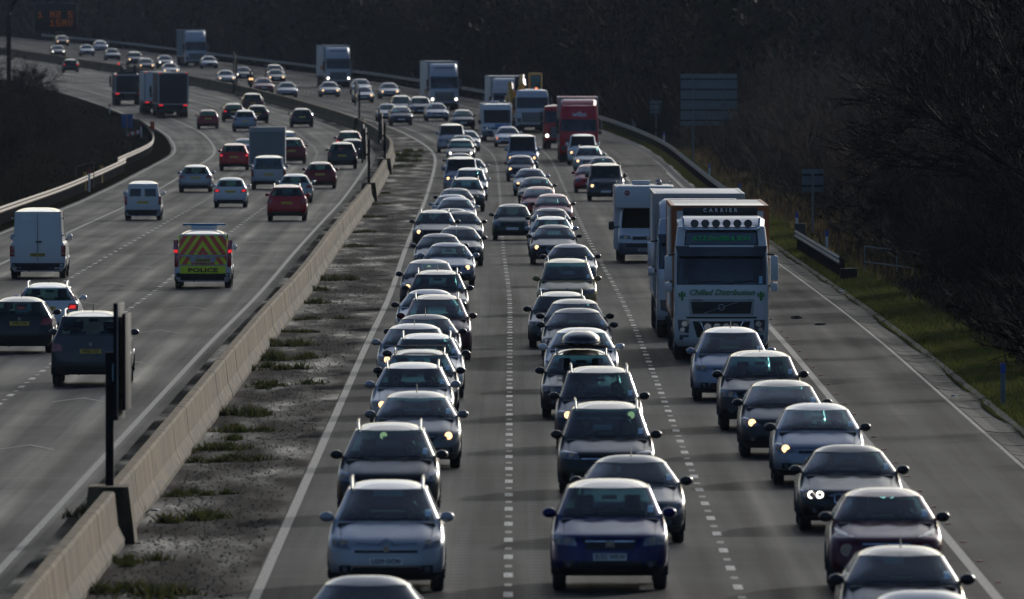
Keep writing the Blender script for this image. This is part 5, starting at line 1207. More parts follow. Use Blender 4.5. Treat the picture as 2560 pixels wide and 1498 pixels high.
    link('lower_grille', S.patch(q4(-.7, .7, .58, .72), 'motorhome_lower_grille', M['grille'], .01, 6, 2), root)
    pl = link('number_plate', S.patch(q4(-.26, .26, .43, .54), 'motorhome_plate', M['plate_w'], .02, 4, 1), root)
    if over: link('lettering', plate_text('WA56 KJX', False), pl, (0, S.front(0, .485) - .026, .485), FRONT_ROT)
    link('chassis', MB().box(-.8, .8, .8, 6.6, .30, .46).mesh('motorhome_chassis', M['plastic']), root)
motorhome('white motorhome with overcab bed and round red logo beside the lorries', 1612, 'b', 657, True, 2.9)
motorhome('small white flat-fronted motorhome with blue front panel in the middle lane', 1243, 'b', 353, False, 2.72)
# ================================================================ people in the nearest cars, motorcycle and rider, roof box
def skin_mesh(name, verts, edges, rads, levels=2):
    me = bpy.data.meshes.new(name); me.from_pydata(verts, edges, [])
    o = bpy.data.objects.new(name, me); COL.objects.link(o)
    o.modifiers.new('s', 'SKIN'); sub = o.modifiers.new('u', 'SUBSURF'); sub.levels = levels; sub.render_levels = levels
    for i, r in enumerate(rads): me.skin_vertices[0].data[i].radius = (r if isinstance(r, tuple) else (r, r))
    me.skin_vertices[0].data[0].use_root = True
    bpy.context.view_layer.update()
    out = bpy.data.meshes.new_from_object(o.evaluated_get(bpy.context.evaluated_depsgraph_get())); bpy.data.objects.remove(o); bpy.data.meshes.remove(me)
    out.name = name; return out
def person_mesh(name, shirt, driver):
    hx = .15 if driver else .10; hy, hz = (-.42, .34) if driver else (-.28, .10)
    v = [(0, 0, 0), (0, .02, .22), (0, .03, .42), (0, .01, .53), (0, -.01, .60), (0, -.03, .70), (0, -.025, .79),
         (-.19, .02, .42), (-.24, -.12, .20), (-hx, hy, hz), (.19, .02, .42), (.24, -.12, .20), (hx, hy, hz), (-.1, -.4, -.02), (.1, -.4, -.02),
         (0, -.115, .685), (-hx, hy - .06, hz + .02), (hx, hy - .06, hz + .02)]
    e = [(0, 1), (1, 2), (2, 3), (3, 4), (4, 5), (5, 6), (2, 7), (7, 8), (8, 9), (2, 10), (10, 11), (11, 12), (0, 13), (0, 14), (5, 15), (9, 16), (12, 17)]
    r = [(.17, .13), (.165, .12), (.15, .10), (.055, .055), (.065, .07), (.085, .10), (.075, .085), .075, .05, .035, .075, .05, .035, .085, .085, .02, .028, .028]
    me = skin_mesh(name, v, e, r); me.materials.append(shirt); me.materials.append(M['skin'])
    co = np.empty(len(me.vertices) * 3, np.float32); me.vertices.foreach_get('co', co); co = co.reshape(-1, 3)
    me.polygons.foreach_set('material_index', [1 if (np.mean(co[list(p.vertices), 2]) > .52 or np.mean(co[list(p.vertices), 1]) < -.40 + (0 if driver else .16) and np.mean(co[list(p.vertices), 2]) > .02) else 0 for p in me.polygons])
    me.polygons.foreach_set('use_smooth', [True] * len(me.polygons)); return me
def hair_mesh(long):
    V = []; Fc = []; n = 16; k = 8
    for j in range(k + 1):
        t = j / k * (1.75 if not long else 2.15)
        for i in range(n):
            a = 2 * math.pi * i / n; fr = max(0, -math.sin(a)); tt = t * (1 - .42 * fr)
            V.append((.097 * math.sin(tt) * math.cos(a), .012 + .112 * math.sin(tt) * math.sin(a), .745 + .115 * math.cos(tt) - (.05 * max(0, t - 1.6) if long else 0)))
    for j in range(k):
        for i in range(n): Fc.append((j*n + i, j*n + (i+1) % n, (j+1)*n + (i+1) % n, (j+1)*n + i))
    return mesh_from('hair', V, Fc, [M['hair']], smooth=180)
PM = {(i, dr): person_mesh('person_body', sh, dr) for i, sh in enumerate((M['shirt_a'], M['shirt_b'], M['shirt_c'])) for dr in (0, 1)}
HM = [hair_mesh(False), hair_mesh(True)]
k = 0
for (x, y), (root, p, d, s, lab, n) in CARS.items():
    if not n: continue
    short = lab.split(' with ')[0] if len(lab.split(' with ')[0].split()) > 2 else ' '.join(lab.split()[:8])
    short = ' '.join(short.split()[:5]).rstrip(' in the of and right behind')
    for j in range(n):
        sh = (k * 2 + j) % 3; drv = j == 0
        who = thing('person', ('person in %s clothes %s the %s' % (('blue grey', 'dark', 'pale')[sh], 'driving' if drv else 'sitting beside the driver of', short)), 'person', group='people seated in the nearest cars')
        lx = -.37 if drv else .37; ly = p['ys'] - .10; lz = p['H'] - .34 - .80
        who.matrix_world = root.matrix_world.copy() if False else Matrix.Translation(root.location) @ Matrix.Rotation(root.rotation_euler.z, 4, 'Z') @ Matrix.Translation((lx, ly, lz))
        link('body', PM[(sh, 1 if drv else 0)], who); link('hair', HM[(k + j) % 2], who); k += 1
# motorcycle
X, d, z = place(628, 223); mc = thing('motorcycle', 'motorcycle with lit headlight riding between two distant cars', 'motorcycle', (X, d, z), -heading(d))
for yy in (.35, 1.8): link('wheel', wheel_mesh(.31, .15)[0], mc, (0, yy, .31))
b = MB(); b.box(-.13, .13, .6, 1.5, .40, .80, .08); b.box(-.16, .16, .75, 1.2, .75, .98, .08); b.box(-.12, .12, 1.2, 2.0, .76, .86, .04); b.tube([(-.08, .35, .31), (-.1, .62, 1.0)], .03, 5); b.tube([(.08, .35, .31), (.1, .62, 1.0)], .03, 5)
link('frame', b.mesh('motorcycle_frame', M['plastic']), mc); link('fairing', MB().box(-.24, .24, .42, .62, .80, 1.18, .08).mesh('fairing', M['plastic']), mc)
link('handlebar', MB().tube([(-.38, .75, 1.05), (0, .62, 1.02), (.38, .75, 1.05)], .02, 5).mesh('handlebar', M['plastic']), mc)
for sg in (-1, 1): link('headlight', MB().disc((sg * .11, .39, .98), .085, 'y', .05, 12).mesh('headlight', M['lit']), mc)
v = [(0, 1.35, .95), (0, 1.25, 1.2), (0, 1.12, 1.42), (0, 1.08, 1.52), (0, 1.05, 1.65), (-.2, 1.1, 1.4), (-.34, .95, 1.15), (-.33, .75, 1.06), (.2, 1.1, 1.4), (.34, .95, 1.15), (.33, .75, 1.06), (-.2, .95, .85), (-.2, 1.2, .42), (.2, .95, .85), (.2, 1.2, .42), (-.2, 1.02, .36), (.2, 1.02, .36)]
rm = skin_mesh('rider_body', v, [(0, 1), (1, 2), (2, 3), (3, 4), (2, 5), (5, 6), (6, 7), (2, 8), (8, 9), (9, 10), (0, 11), (11, 12), (0, 13), (13, 14), (12, 15), (14, 16)], [.16, .16, .15, .07, .13, .08, .06, .045, .08, .06, .045, .09, .06, .09, .06, .05, .05])
rm.materials.append(M['shirt_b']); rd = tag(link('person', rm, None, mc.location, mc.rotation_euler), 'person in dark riding clothes and helmet on the distant motorcycle', 'person')
bm = bmesh.new(); bmesh.ops.create_uvsphere(bm, u_segments=14, v_segments=10, radius=.15); me = bpy.data.meshes.new('helmet'); bm.to_mesh(me); bm.free(); me.materials.append(M['plastic']); link('helmet', me, rd, (0, 1.05, 1.66))
# roof box on the black estate
root, p, d, s, _, _ = CARS[(1454, 876)]
V = []; Fc = []; n = 24; k = 9
for j in range(k + 1):
    t = j / k; zz = .30 * t; r = (1 - .55 * t ** 3.2)
    for i in range(n):
        a = 2 * math.pi * i / n; ca, sa = math.cos(a), math.sin(a); q = (abs(ca) ** 3.2 + abs(sa) ** 3.2) ** (-1 / 3.2)
        V.append((.44 * q * ca * (r if j else .92), .95 * q * sa * (r if j else .95), zz))
for j in range(k):
    for i in range(n): Fc.append((j*n + i, j*n + (i+1) % n, (j+1)*n + (i+1) % n, (j+1)*n + i))
Fc.append(tuple(k*n + i for i in range(n))); Fc.append(tuple(range(n - 1, -1, -1)))
rb = thing('roof_box', 'glossy black roof box carried on the black estate', 'roof box', root.location, root.rotation_euler.z)
link('lid', mesh_from('roof_box_lid', V, Fc, [mat('glossy_black', (.012, .012, .014), .22, coat=.6)], smooth=50), rb, (0, 2.75, p['H'] + .12))
link('seam', MB().box(-.43, .43, 1.83, 3.67, p['H'] + .165, p['H'] + .185, .005).mesh('roof_box_seam', M['alu']), rb)
b = MB()
for yy in (2.3, 3.1): b.box(-.6, .6, yy, yy + .05, p['H'] + .045, p['H'] + .09); b.box(-.3, .3, yy, yy + .05, p['H'] + .08, p['H'] + .125)
link('mounting_bar', b.mesh('mounting_bar', M['plastic']), rb)

# ================================================================ signs, posts, rails and other roadside things
M['post'] = mat('dark_steel_post', (.009, .0095, .011), .7, spec=.1); M['galv'] = mat('galvanised_steel', (.22, .21, .19), .6, .1, .15, noise=(2, .3)); M['rust'] = mat('weathered_rail', (.14, .10, .062), .75, 0, .08, noise=(2, .3))
M['signback_and_shade'] = mat('grey_sign_back_and_shade', (.12, .155, .165), .6); M['blue_s'] = mat('blue_sign_face', (.01, .09, .26), .5); M['phone'] = mat('orange_phone_box', (.55, .07, .015), .5)
def plinth(d):
    me = MB().add([(x, y, z) for z, hx, hy in ((-.05, .46, .95), (.35, .42, .95), (.97, .34, .8)) for y in (-hy, hy) for x in (-hx, hx)], [(0, 1, 5, 4), (4, 5, 9, 8), (1, 3, 7, 5), (5, 7, 11, 9), (3, 2, 6, 7), (7, 6, 10, 11), (2, 0, 4, 6), (6, 4, 8, 10), (8, 9, 11, 10)]).mesh('plinth', M['concrete'], None)
    return link('post_plinth', me, bar, (RX(BOFF, d), d, RZ(BOFF, d)))
def signal(label, x, d, zt, p0, p1, dx=.16, w=.24):
    X = RX(BOFF, d); plinth(d); r = thing('lane_signal', label, 'signal', (X, d, RZ(BOFF, d) + .97), -heading(d), 'matrix signals on the barrier')
    link('post', MB().box(-.07, .07, -.07, .07, 0, zt - .97, .01).mesh('post', M['post']), r)
    pn = link('panel', MB().box(-.04, .04, -.62, .62, p0 - .97, p1 - .97, .015).mesh('panel', M['post']), r, (dx, 0, 0), (0, 0, R(-4)))
    link('panel_edge', MB().box(-.012, .012, -.64, -.62, p0 - .9, p1 - 1.04).mesh('panel_edge', M['galv']), pn, (.035, 0, 0))
    pn2 = link('panel', MB().box(-.03, .03, -.5, .5, p0 - .8, p1 - 1.15, .01).mesh('panel_back', M['post']), r, (dx + .13, 0, 0), (0, 0, R(-4)))
    link('bracket', MB().box(-.02, dx + .14, -.05, .05, p0 - .6, p0 - .5).box(-.02, dx + .14, -.05, .05, p1 - 1.5, p1 - 1.4).mesh('bracket', M['post']), r)
    link('label_plate', MB().box(-.006, .006, -.635, -.628, p0 - .3, p0 + .0).mesh('label_plate', M['disc']), pn, (-.045, 0, 0))
signal('tall dark edge-on signal panel on a post rising from the nearest barrier plinth', 300, 253, 3.25, 2.1, 4.1)
signal('dark edge-on signal on a barrier post beside the outbound dark crossover', 931, 768, 3.2, 2.0, 4.0, dx=-.3)
signal('dark edge-on signal at the start of the barrier bend', 985, 890, 3.1, 1.9, 3.9, dx=-.3)
signal('dark signal on the barrier bend in front of a silver saloon', 933, 1140, 3.0, 1.9, 3.9, dx=-.3)
signal('farthest slim dark signal on the barrier between distant cars', 689, 1398, 3.0, 1.9, 4.0, dx=-.25)
def sign_back(name, label, x, yb, w, z0, z1, posts, m=None, ribs=4, tilt=0.0):
    X, d, z = place(x, yb); r = thing(name, label, 'sign', (X, d, z), -heading(d) + tilt)
    for px in posts: link('post', MB().box(px - .05, px + .05, .03, .12, -.3, z1 if len(posts) > 1 else z1 - .1).mesh('post', M['galv'] if len(posts) == 1 else M['signback_and_shade']), r)
    pn = link('panel', MB().box(-w/2, w/2, 0.12, .16, z0, z1, .01).mesh('panel', m or M['signback_and_shade']), r)
    for k in range(ribs): link('rib', MB().box(-w/2, w/2, .07, .12, z0 + (z1 - z0) * (k + .5) / ribs - .04, z0 + (z1 - z0) * (k + .5) / ribs + .04).mesh('rib', M['post']), pn)
    return r
sign_back('road_sign', 'big grey ribbed sign back on two posts above the right scrub', 1772, 408, 3.6, 2.4, 5.7, (-1.0, .95), ribs=5)
sign_back('road_sign', 'small square grey sign back on a tall post by the broken guard rail', 2032, 590, .92, 1.9, 2.85, (0,), ribs=2)
sign_back('road_sign', 'small grey sign back on a post near the orange phone box', 1640, 350, .85, 1.9, 2.8, (0,), ribs=2)
sign_back('road_sign', 'faint small sign back on a pole behind the far guard rail', 686, 152, .9, 1.7, 2.7, (0,), ribs=1)
sign_back('road_sign', 'blue rectangular sign on the left verge', 318, 352, .84, .95, 2.0, (0,), M['blue_s'], ribs=0)
def gantry(label, xp, xs0, xs1, yb, zb0, zb1, zbeam, lit):
    X, d, z = place(xp, yb); s = F_PX / d; r = thing('overhead_sign', label, 'gantry', (X, d, z), -heading(d))
    a0, a1 = (xs0 - xp) / s, (xs1 - xp) / s; q = 1 if a1 > 0 else -1; rad = 1.6
    pts = [(0, 0, -.5), (0, 0, zbeam - rad)] + [(q * rad * (1 - math.cos(t)), 0, zbeam - rad + rad * math.sin(t)) for t in np.linspace(.2, math.pi / 2, 7)] + [((a1 if q > 0 else a0), 0, zbeam)]
    link('cantilever_post', MB().tube(pts, .2, 10).mesh('cantilever_post', M['post'] if lit else M['signback_and_shade']), r)
    pn = link('panel', MB().box(a0, a1, -.25, .15, zb0, zb1, .03).mesh('panel', M['ink'] if lit else M['signback_and_shade']), r)
    if lit:
        LM = mat('amber_led', (.3, .1, .0), .5, emit=(1.0, .22, .015), es=.1); b = MB(); w = a1 - a0
        glyphs = {'1': '010110010010111', '5': '111100111001111', 'M': '101111111101101', 'V': '101101101101010', '2': '111001111100111', ' ': '0' * 15}
        for row, (txt, zr) in enumerate((('1 M2 5', zb1 - .75), ('  15MV', zb1 - 1.45))):
            for ci, ch in enumerate(txt):
                for k, bit in enumerate(glyphs[ch]):
                    if bit == '1': xx = a0 + w * .10 + ci * w * .14 + (k % 3) * w * .038; zz = zr - (k // 3) * .115; b.box(xx - .045, xx + .045, -.285, -.25, zz - .045, zz + .045)
        link('lit_lettering', b.mesh('lit_lettering', LM, None), pn)
gantry('dark overhead message sign with glowing orange text at top left', 22, 86, 193, 300, 7.4, 9.75, 10.35, True)
gantry('grey overhead sign on a tall pole at the top centre', 905, 748, 850, 158, 9.4, 11.5, 11.0, False)
def phone(label, x, yb):
    X, d, z = place(x, yb); r = thing('emergency_phone', label, 'phone box', (X, d, z), -heading(d))
    link('post', MB().box(-.14, .14, -.12, .12, -.2, .85, .02).mesh('phone_post', M['galv']), r); link('hood', MB().box(-.16, .16, -.16, .16, .85, 1.45, .03).mesh('phone_hood', M['phone']), r)
phone('orange emergency phone on the right verge behind the guard rail', 1585, 328); phone('orange emergency phone on the left verge beside the blue sign', 381, 352)
def marker(label, x, yb, h, top):
    X, d, z = place(x, yb); r = thing('marker_post', label, 'marker post', (X, d, z), -heading(d), 'verge marker posts')
    link('post', MB().box(-.055, .055, -.03, .03, -.2, h, .01).mesh('marker', M['plate_w'] if x < 2400 else M['signback_and_shade']), r); link('cap', MB().box(-.058, .058, -.034, .034, h - .22, h + .01).mesh('cap', top), r)  # rightmost post gets a darker grey, its shade put into the colour
BT = mat('blue_band', (.02, .07, .35), .5); RT = mat('red_band', (.4, .03, .02), .5); YT = mat('amber_band', (.5, .25, .02), .5)
for lab, x, yb, h, t in (('blue-topped marker post above the lorry roofs', 1849, 508, 1.0, BT), ('blue-topped marker post left of the guard rail end', 1992, 590, 1.0, BT), ('blue-topped marker post behind the broken guard rail', 2067, 642, 1.0, BT),
                         ('white marker post in the shaded lower right verge', 2508, 1012, .95, BT), ('blue-topped marker post far along the right rail', 1660, 362, .9, BT), ('small blue-topped marker post beside the lorries and rail', 1774, 448, .9, BT),
                         ('red-topped marker post behind the left guard rail', 223, 478, 1.2, RT), ('thin dark red post on the left bank beyond the blue sign', 274, 287, .9, RT), ('red-topped post beside the left emergency phone', 353, 350, 1.2, RT)): marker(lab, x, yb, h, t)
def guard_rail(label, off, d0, d1, step, m, h=.72, away_side=1, pst=M['post'], endblock=False):
    r = thing('guard_rail', label, 'guard rail', (RX(off, d0), d0, RZ(off, d0)), 0.0); V = []; Fc = []; o0 = r.location
    pr = [(0, h - .31), (.05, h - .24), (0, h - .16), (.05, h - .08), (0, h), (-.03, h - .08), (-.03, h - .24)]
    ds = np.arange(d0, d1 + .1, 6.0)
    for d in ds:
        for (x, zz) in pr: V.append((RX(off, d) - away_side * x - o0[0], d - o0[1], RZ(off, d) + zz + .12 - o0[2]))
    k = len(pr)
    for j in range(len(ds) - 1):
        for i in range(k): Fc.append((j*k + i, j*k + (i+1) % k, (j+1)*k + (i+1) % k, (j+1)*k + i))
    link('rail_beam', mesh_from('rail_beam', V, Fc, [m], smooth=40), r)
    pm = MB().box(-.05, .05, -.06, .06, -.3, h + .05).mesh('rail_post', pst)
    d = d0
    while d <= d1:
        link('rail_post', pm, r, (RX(off, d) + away_side * .12 - o0[0], d - o0[1], RZ(off, d) - o0[2])); d += step
    if endblock:
        link('end_block', MB().box(-.22, .22, -.5, .1, .35, .98, .06).mesh('end_block', M['grey_conc']), r, (0, d1 - d0, 0)); link('end_block', MB().box(-.1, .5, -.35, .35, -.2, .42, .04).mesh('end_foot', M['post']), r, (.1, -.5, 0))
guard_rail('short curved guard rail ending beside the big lorries on the right verge', 11.55, 517, 589, 2.4, M['galv'], endblock=True)
guard_rail('long guard rail along the right verge from the lorries to the bend', 11.5, 706, 1150, 4.8, M['galv'])
guard_rail('distant guard rail on the outside of the far bend', 11.7, 1156, 2150, 12, M['galv'])
guard_rail('rusty tan guard rail at the left edge of the picture', -22.75, 470, 905, 3.2, M['rust'], away_side=-1)
guard_rail('curving tan guard rail on the left verge by the emergency phone', -23.3, 905, 1180, 4.8, M['rust'], away_side=-1)
for lab, off, d in (('yellow post on the left guard rail', -22.9, 815), ('second yellow post on the left guard rail farther along', -22.9, 850)):
    t = thing('yellow_post', lab, 'marker post', (RX(off, d), d, RZ(off, d))); link('post', MB().box(-.09, .09, -.05, .05, -.2, 1.0, .01).mesh('yellow_post', YT), t)
X, d, z = place(2162, 690); hr = thing('hand_rail', 'grey tubular hand rail in the dark scrub beyond the guard rail end', 'railing', (X, d, z))
for k in range(3): link('post', MB().tube([(k * 1.1, k * -1.5, -.3), (k * 1.1, k * -1.5, 1.05 - k * .12)], .03, 6).mesh('rail_post', M['signback_and_shade']), hr)
for zz in (1.05, .5): link('rail', MB().tube([(0, 0, zz), (2.2, -3.0, zz - .24)], .03, 6).mesh('rail', M['signback_and_shade']), hr)
X, d, z = place(190, 470); hr = thing('hand_rail', 'small dark railing on the left bank behind the tan guard rail', 'railing', (X, d, z + .2))
for k in range(2): link('post', MB().tube([(k * 1.0, 0, -.3), (k * 1.0, 0, 1.0 + k * .25)], .03, 6).mesh('rail_post', M['rust']), hr)
for zz in (1.0, .1): link('rail', MB().tube([(0, 0, zz), (1.0, 0, zz + .25)], .035, 6).mesh('rail', M['rust']), hr)
X, d, z = place(335, 350); bb = thing('barrier_board', 'red and white plastic barrier pieces beside the blue sign', 'barrier', (X, d, z))
for k in range(6): link('panel', MB().box(-.6 + .2*k, -.42 + .2*k, -.04, .04, .25 + .05*k, .50 + .05*k, .02).mesh('board_panel', RT if k % 2 else M['plate_w']), bb)
def scrap(label, x, y, size, m, flat=.35):
    X, d, z = place(x, y); bm = bmesh.new(); bmesh.ops.create_icosphere(bm, subdivisions=2, radius=1.0); rr = random.Random(x)
    for v in bm.verts: f = rr.uniform(.55, 1.25); v.co = Vector((v.co.x * size * f, v.co.y * size * 1.2 * f, max(-.02, v.co.z * size * flat * f)))
    me = bpy.data.meshes.new('scrap'); bm.to_mesh(me); bm.free(); me.materials.append(m); tag(link('litter', me, None, (X, d, z + size * flat * .4)), label, 'litter', 'litter on the verges')
WL = mat('white_litter', (.6, .6, .58), .6); OL = mat('orange_litter', (.5, .16, .02), .6); GL = mat('lime_litter', (.25, .55, .04), .5); DL = mat('dark_rag', (.02, .018, .016), .9)
for lab, x, y, sz, m in (('white paper scrap on the grass below the rail end', 2105, 730, .14, WL), ('second white scrap farther right on the grass', 2166, 730, .12, WL), ('white ball of litter by the channel edge', 2386, 990, .08, WL), ('small white scrap on the gritty reserve', 652, 1035, .07, WL),
                         ('orange wrapper on the gritty reserve', 592, 1122, .09, OL), ('crushed white can beside the barrier', 389, 1278, .10, WL), ('lime green bag in the weeds at the barrier bend', 994, 386, .35, GL), ('dark rag lying on the hard shoulder beside the lorry', 1990, 797, .17, DL), ('second dark rag on the hard shoulder', 2050, 813, .18, DL)): scrap(lab, x, y, sz, m)

# ================================================================ planting
def leafmat(name, c0, c1, sc=1.5, spec=.03, trans=0.0):
    m, nt, b = new_mat(name); g = nd(nt, 'ShaderNodeNewGeometry').outputs['Position']; no = nd(nt, 'ShaderNodeTexNoise'); no.inputs['Scale'].default_value = sc; no.inputs['Detail'].default_value = 5
    nt.links.new(g, no.inputs['Vector']); nt.links.new(mixc(nt, ramp(nt, no.outputs['Fac'], .35, .65), c0, c1), b.inputs['Base Color']); b.inputs['Roughness'].default_value = .85; b.inputs['Specular IOR Level'].default_value = spec
    if trans:
        tl = nd(nt, 'ShaderNodeBsdfTranslucent'); ms = nd(nt, 'ShaderNodeMixShader'); ms.inputs[0].default_value = trans; out = nt.nodes['Material Output']
        nt.links.new(b.inputs['Base Color'].links[0].from_socket, tl.inputs[0]); nt.links.new(b.outputs[0], ms.inputs[1]); nt.links.new(tl.outputs[0], ms.inputs[2]); nt.links.new(ms.outputs[0], out.inputs[0])
    return m
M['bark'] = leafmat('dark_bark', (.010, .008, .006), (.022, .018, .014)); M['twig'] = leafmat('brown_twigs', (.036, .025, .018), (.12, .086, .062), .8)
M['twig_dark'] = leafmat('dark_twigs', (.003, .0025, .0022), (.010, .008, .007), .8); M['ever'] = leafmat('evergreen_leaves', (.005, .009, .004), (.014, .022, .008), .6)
M['grass'] = leafmat('verge_grass', (.05, .082, .013), (.11, .095, .03), 1.6, trans=.4); M['straw'] = leafmat('straw_grass', (.07, .052, .024), (.16, .12, .058), 1.2, trans=.4); M['weed'] = leafmat('barrier_weeds', (.028, .045, .010), (.075, .068, .028), 3.0, trans=.4)
def grow(seed, stems, depth, lean, kids, ratio, up):
    """branch segments as arrays p0, p1, r0, r1, level"""
    rr = random.Random(seed); out = []
    def rec(p, dr, ln, r, lv):
        q = p; n = 2 if lv < 2 else 1
        for i in range(n):
            dr = (dr + Vector((rr.gauss(0, .13), rr.gauss(0, .13), rr.gauss(0, .08) + up * .08))).normalized(); e = q + dr * (ln / n); r1 = r * (.82 if n == 2 else .6)
            out.append((q[:], e[:], r, r1, lv)); 
            if lv < depth and i < n:
                for _ in range(kids if i == n - 1 else max(1, kids - 2)):
                    ax = Vector((rr.gauss(0, 1), rr.gauss(0, 1), rr.gauss(0, .6))).normalized(); nd_ = (dr + ax * rr.uniform(.45, 1.0)).normalized(); nd_.z += up * .25
                    rec(q.lerp(e, rr.uniform(.5, 1)), nd_.normalized(), ln * ratio * rr.uniform(.7, 1.15), r1 * .62, lv + 1)
            q = e; r = r1
    for (p, dr, ln, r) in stems(rr): rec(Vector(p), Vector(dr).normalized(), ln, r, 0)
    return out
def seg_mesh(name, segs, m, rmin=.006):
    P0 = np.array([s[0] for s in segs]); P1 = np.array([s[1] for s in segs]); R0 = np.maximum(np.array([s[2] for s in segs]), rmin); R1 = np.maximum(np.array([s[3] for s in segs]), rmin * .7)
    t = P1 - P0; t /= np.linalg.norm(t, axis=1)[:, None] + 1e-9; a = np.cross(t, np.array([.31, .17, .93])); a /= np.linalg.norm(a, axis=1)[:, None] + 1e-9; b = np.cross(t, a); n = len(segs); V = np.zeros((n, 6, 3))
    for k in range(3):
        dv = a * math.cos(2.094 * k) + b * math.sin(2.094 * k); V[:, k] = P0 + dv * R0[:, None]; V[:, 3 + k] = P1 + dv * R1[:, None]
    base = (np.arange(n) * 6)[:, None]; Q = np.concatenate([base + np.array([[k, (k + 1) % 3, 3 + (k + 1) % 3, 3 + k]]) for k in range(3)])
    return np_mesh(name, V.reshape(-1, 3), Q, m)
def bush_stems(rr):
    return [((rr.gauss(0, .35), rr.gauss(0, .35), -.2), (rr.gauss(0, .55), rr.gauss(0, .55), 1.0), rr.uniform(1.0, 1.7), .03) for _ in range(11)]
def tree_stems(rr): return [((0, 0, -.4), (rr.gauss(0, .08), rr.gauss(0, .08), 1), 3.4, .17)]
BUSH = []
for sd in (11, 12, 13):
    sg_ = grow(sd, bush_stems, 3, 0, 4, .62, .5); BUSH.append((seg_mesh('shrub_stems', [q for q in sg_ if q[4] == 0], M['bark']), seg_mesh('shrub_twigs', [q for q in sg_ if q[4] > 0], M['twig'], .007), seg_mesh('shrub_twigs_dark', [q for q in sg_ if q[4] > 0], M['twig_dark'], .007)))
TREE = []
for sd in (21, 22, 23):
    sg_ = grow(sd, tree_stems, 5, 0, 4, .70, .35); TREE.append((seg_mesh('tree_trunk', [q for q in sg_ if q[4] < 2], M['bark']), seg_mesh('tree_twigs', [q for q in sg_ if q[4] > 1], M['twig_dark'], .010)))
NT = sum(len(t[1].polygons) for t in TREE)
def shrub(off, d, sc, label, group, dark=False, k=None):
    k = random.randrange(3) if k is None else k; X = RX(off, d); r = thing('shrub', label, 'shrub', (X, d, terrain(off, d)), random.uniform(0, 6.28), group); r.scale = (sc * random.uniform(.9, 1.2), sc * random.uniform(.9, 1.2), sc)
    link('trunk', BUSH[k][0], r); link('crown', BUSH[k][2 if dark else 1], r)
def tree(off, d, sc, label, group, k=None):
    k = random.randrange(3) if k is None else k; r = thing('bare_tree', label, 'tree', (RX(off, d), d, terrain(off, d)), random.uniform(0, 6.28), group); r.scale = (sc, sc, sc)
    link('trunk', TREE[k][0], r); link('crown', TREE[k][1], r)
rr = random.Random(5)
for i in range(46):      # brown scrub bank between the lorries and the far bend
    d = 560 + 11.5 * i + rr.uniform(-6, 6); off = 14.3 + rr.uniform(0, 2.0) + (i % 3) * 3.2 + max(0, (700 - d)) * .004
    shrub(off, d, rr.uniform(1.0, 1.45) + (i % 3) * .25, 'bare brown shrub in the scrub bank beyond the right guard rail', 'brown scrub on the right bank')
for i in range(40):      # darker, nearer scrub
    d = 300 + 7.6 * i + rr.uniform(-3, 3); off = (13.9 if d < 420 else 14.6) + rr.uniform(-.3, 1.2) + (i % 3) * 1.7
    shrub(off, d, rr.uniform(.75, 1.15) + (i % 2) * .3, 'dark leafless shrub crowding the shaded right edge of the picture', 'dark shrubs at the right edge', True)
for i, (off, d, sc) in enumerate(((17.5, 492, 1.25), (19.0, 520, 1.35), (17.0, 455, 1.15), (20.5, 560, 1.4), (18.2, 428, 1.2), (21.5, 610, 1.35), (16.8, 408, 1.05), (19.8, 475, 1.35), (22.5, 540, 1.45), (16.6, 385, .95), (18.6, 505, 1.3), (20.2, 585, 1.3), (23.5, 655, 1.4), (17.6, 470, 1.2), (21.0, 500, 1.5))):
    tree(off, d, sc, 'tall bare dark tree spreading over the right edge of the picture', 'bare trees at the right edge', i % 3)
for i in range(24):      # left bank
    d = 800 + 19 * i + rr.uniform(-6, 6); off = -28.5 - rr.uniform(0, 3) - (i % 3) * 3.5 - max(0, (d - 1000)) * .012
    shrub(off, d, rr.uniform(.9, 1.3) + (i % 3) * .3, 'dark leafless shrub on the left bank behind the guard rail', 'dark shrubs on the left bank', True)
for i, (off, d, sc) in enumerate(((-36, 1120, .85), (-34, 1160, .8), (-38, 1190, .95), (-33, 1085, .7), (-37, 1050, .8), (-40, 1140, 1.0), (-36, 1220, .9))):
    tree(off, d, sc, 'dark bare tree hiding the far bend at the left edge', 'bare trees at the left edge', i % 3)
# one tall bare tree and dead stalks standing out near the big sign
tree(17, 985, .95, 'pale bare tree standing left of the big grey sign back', None, 1)
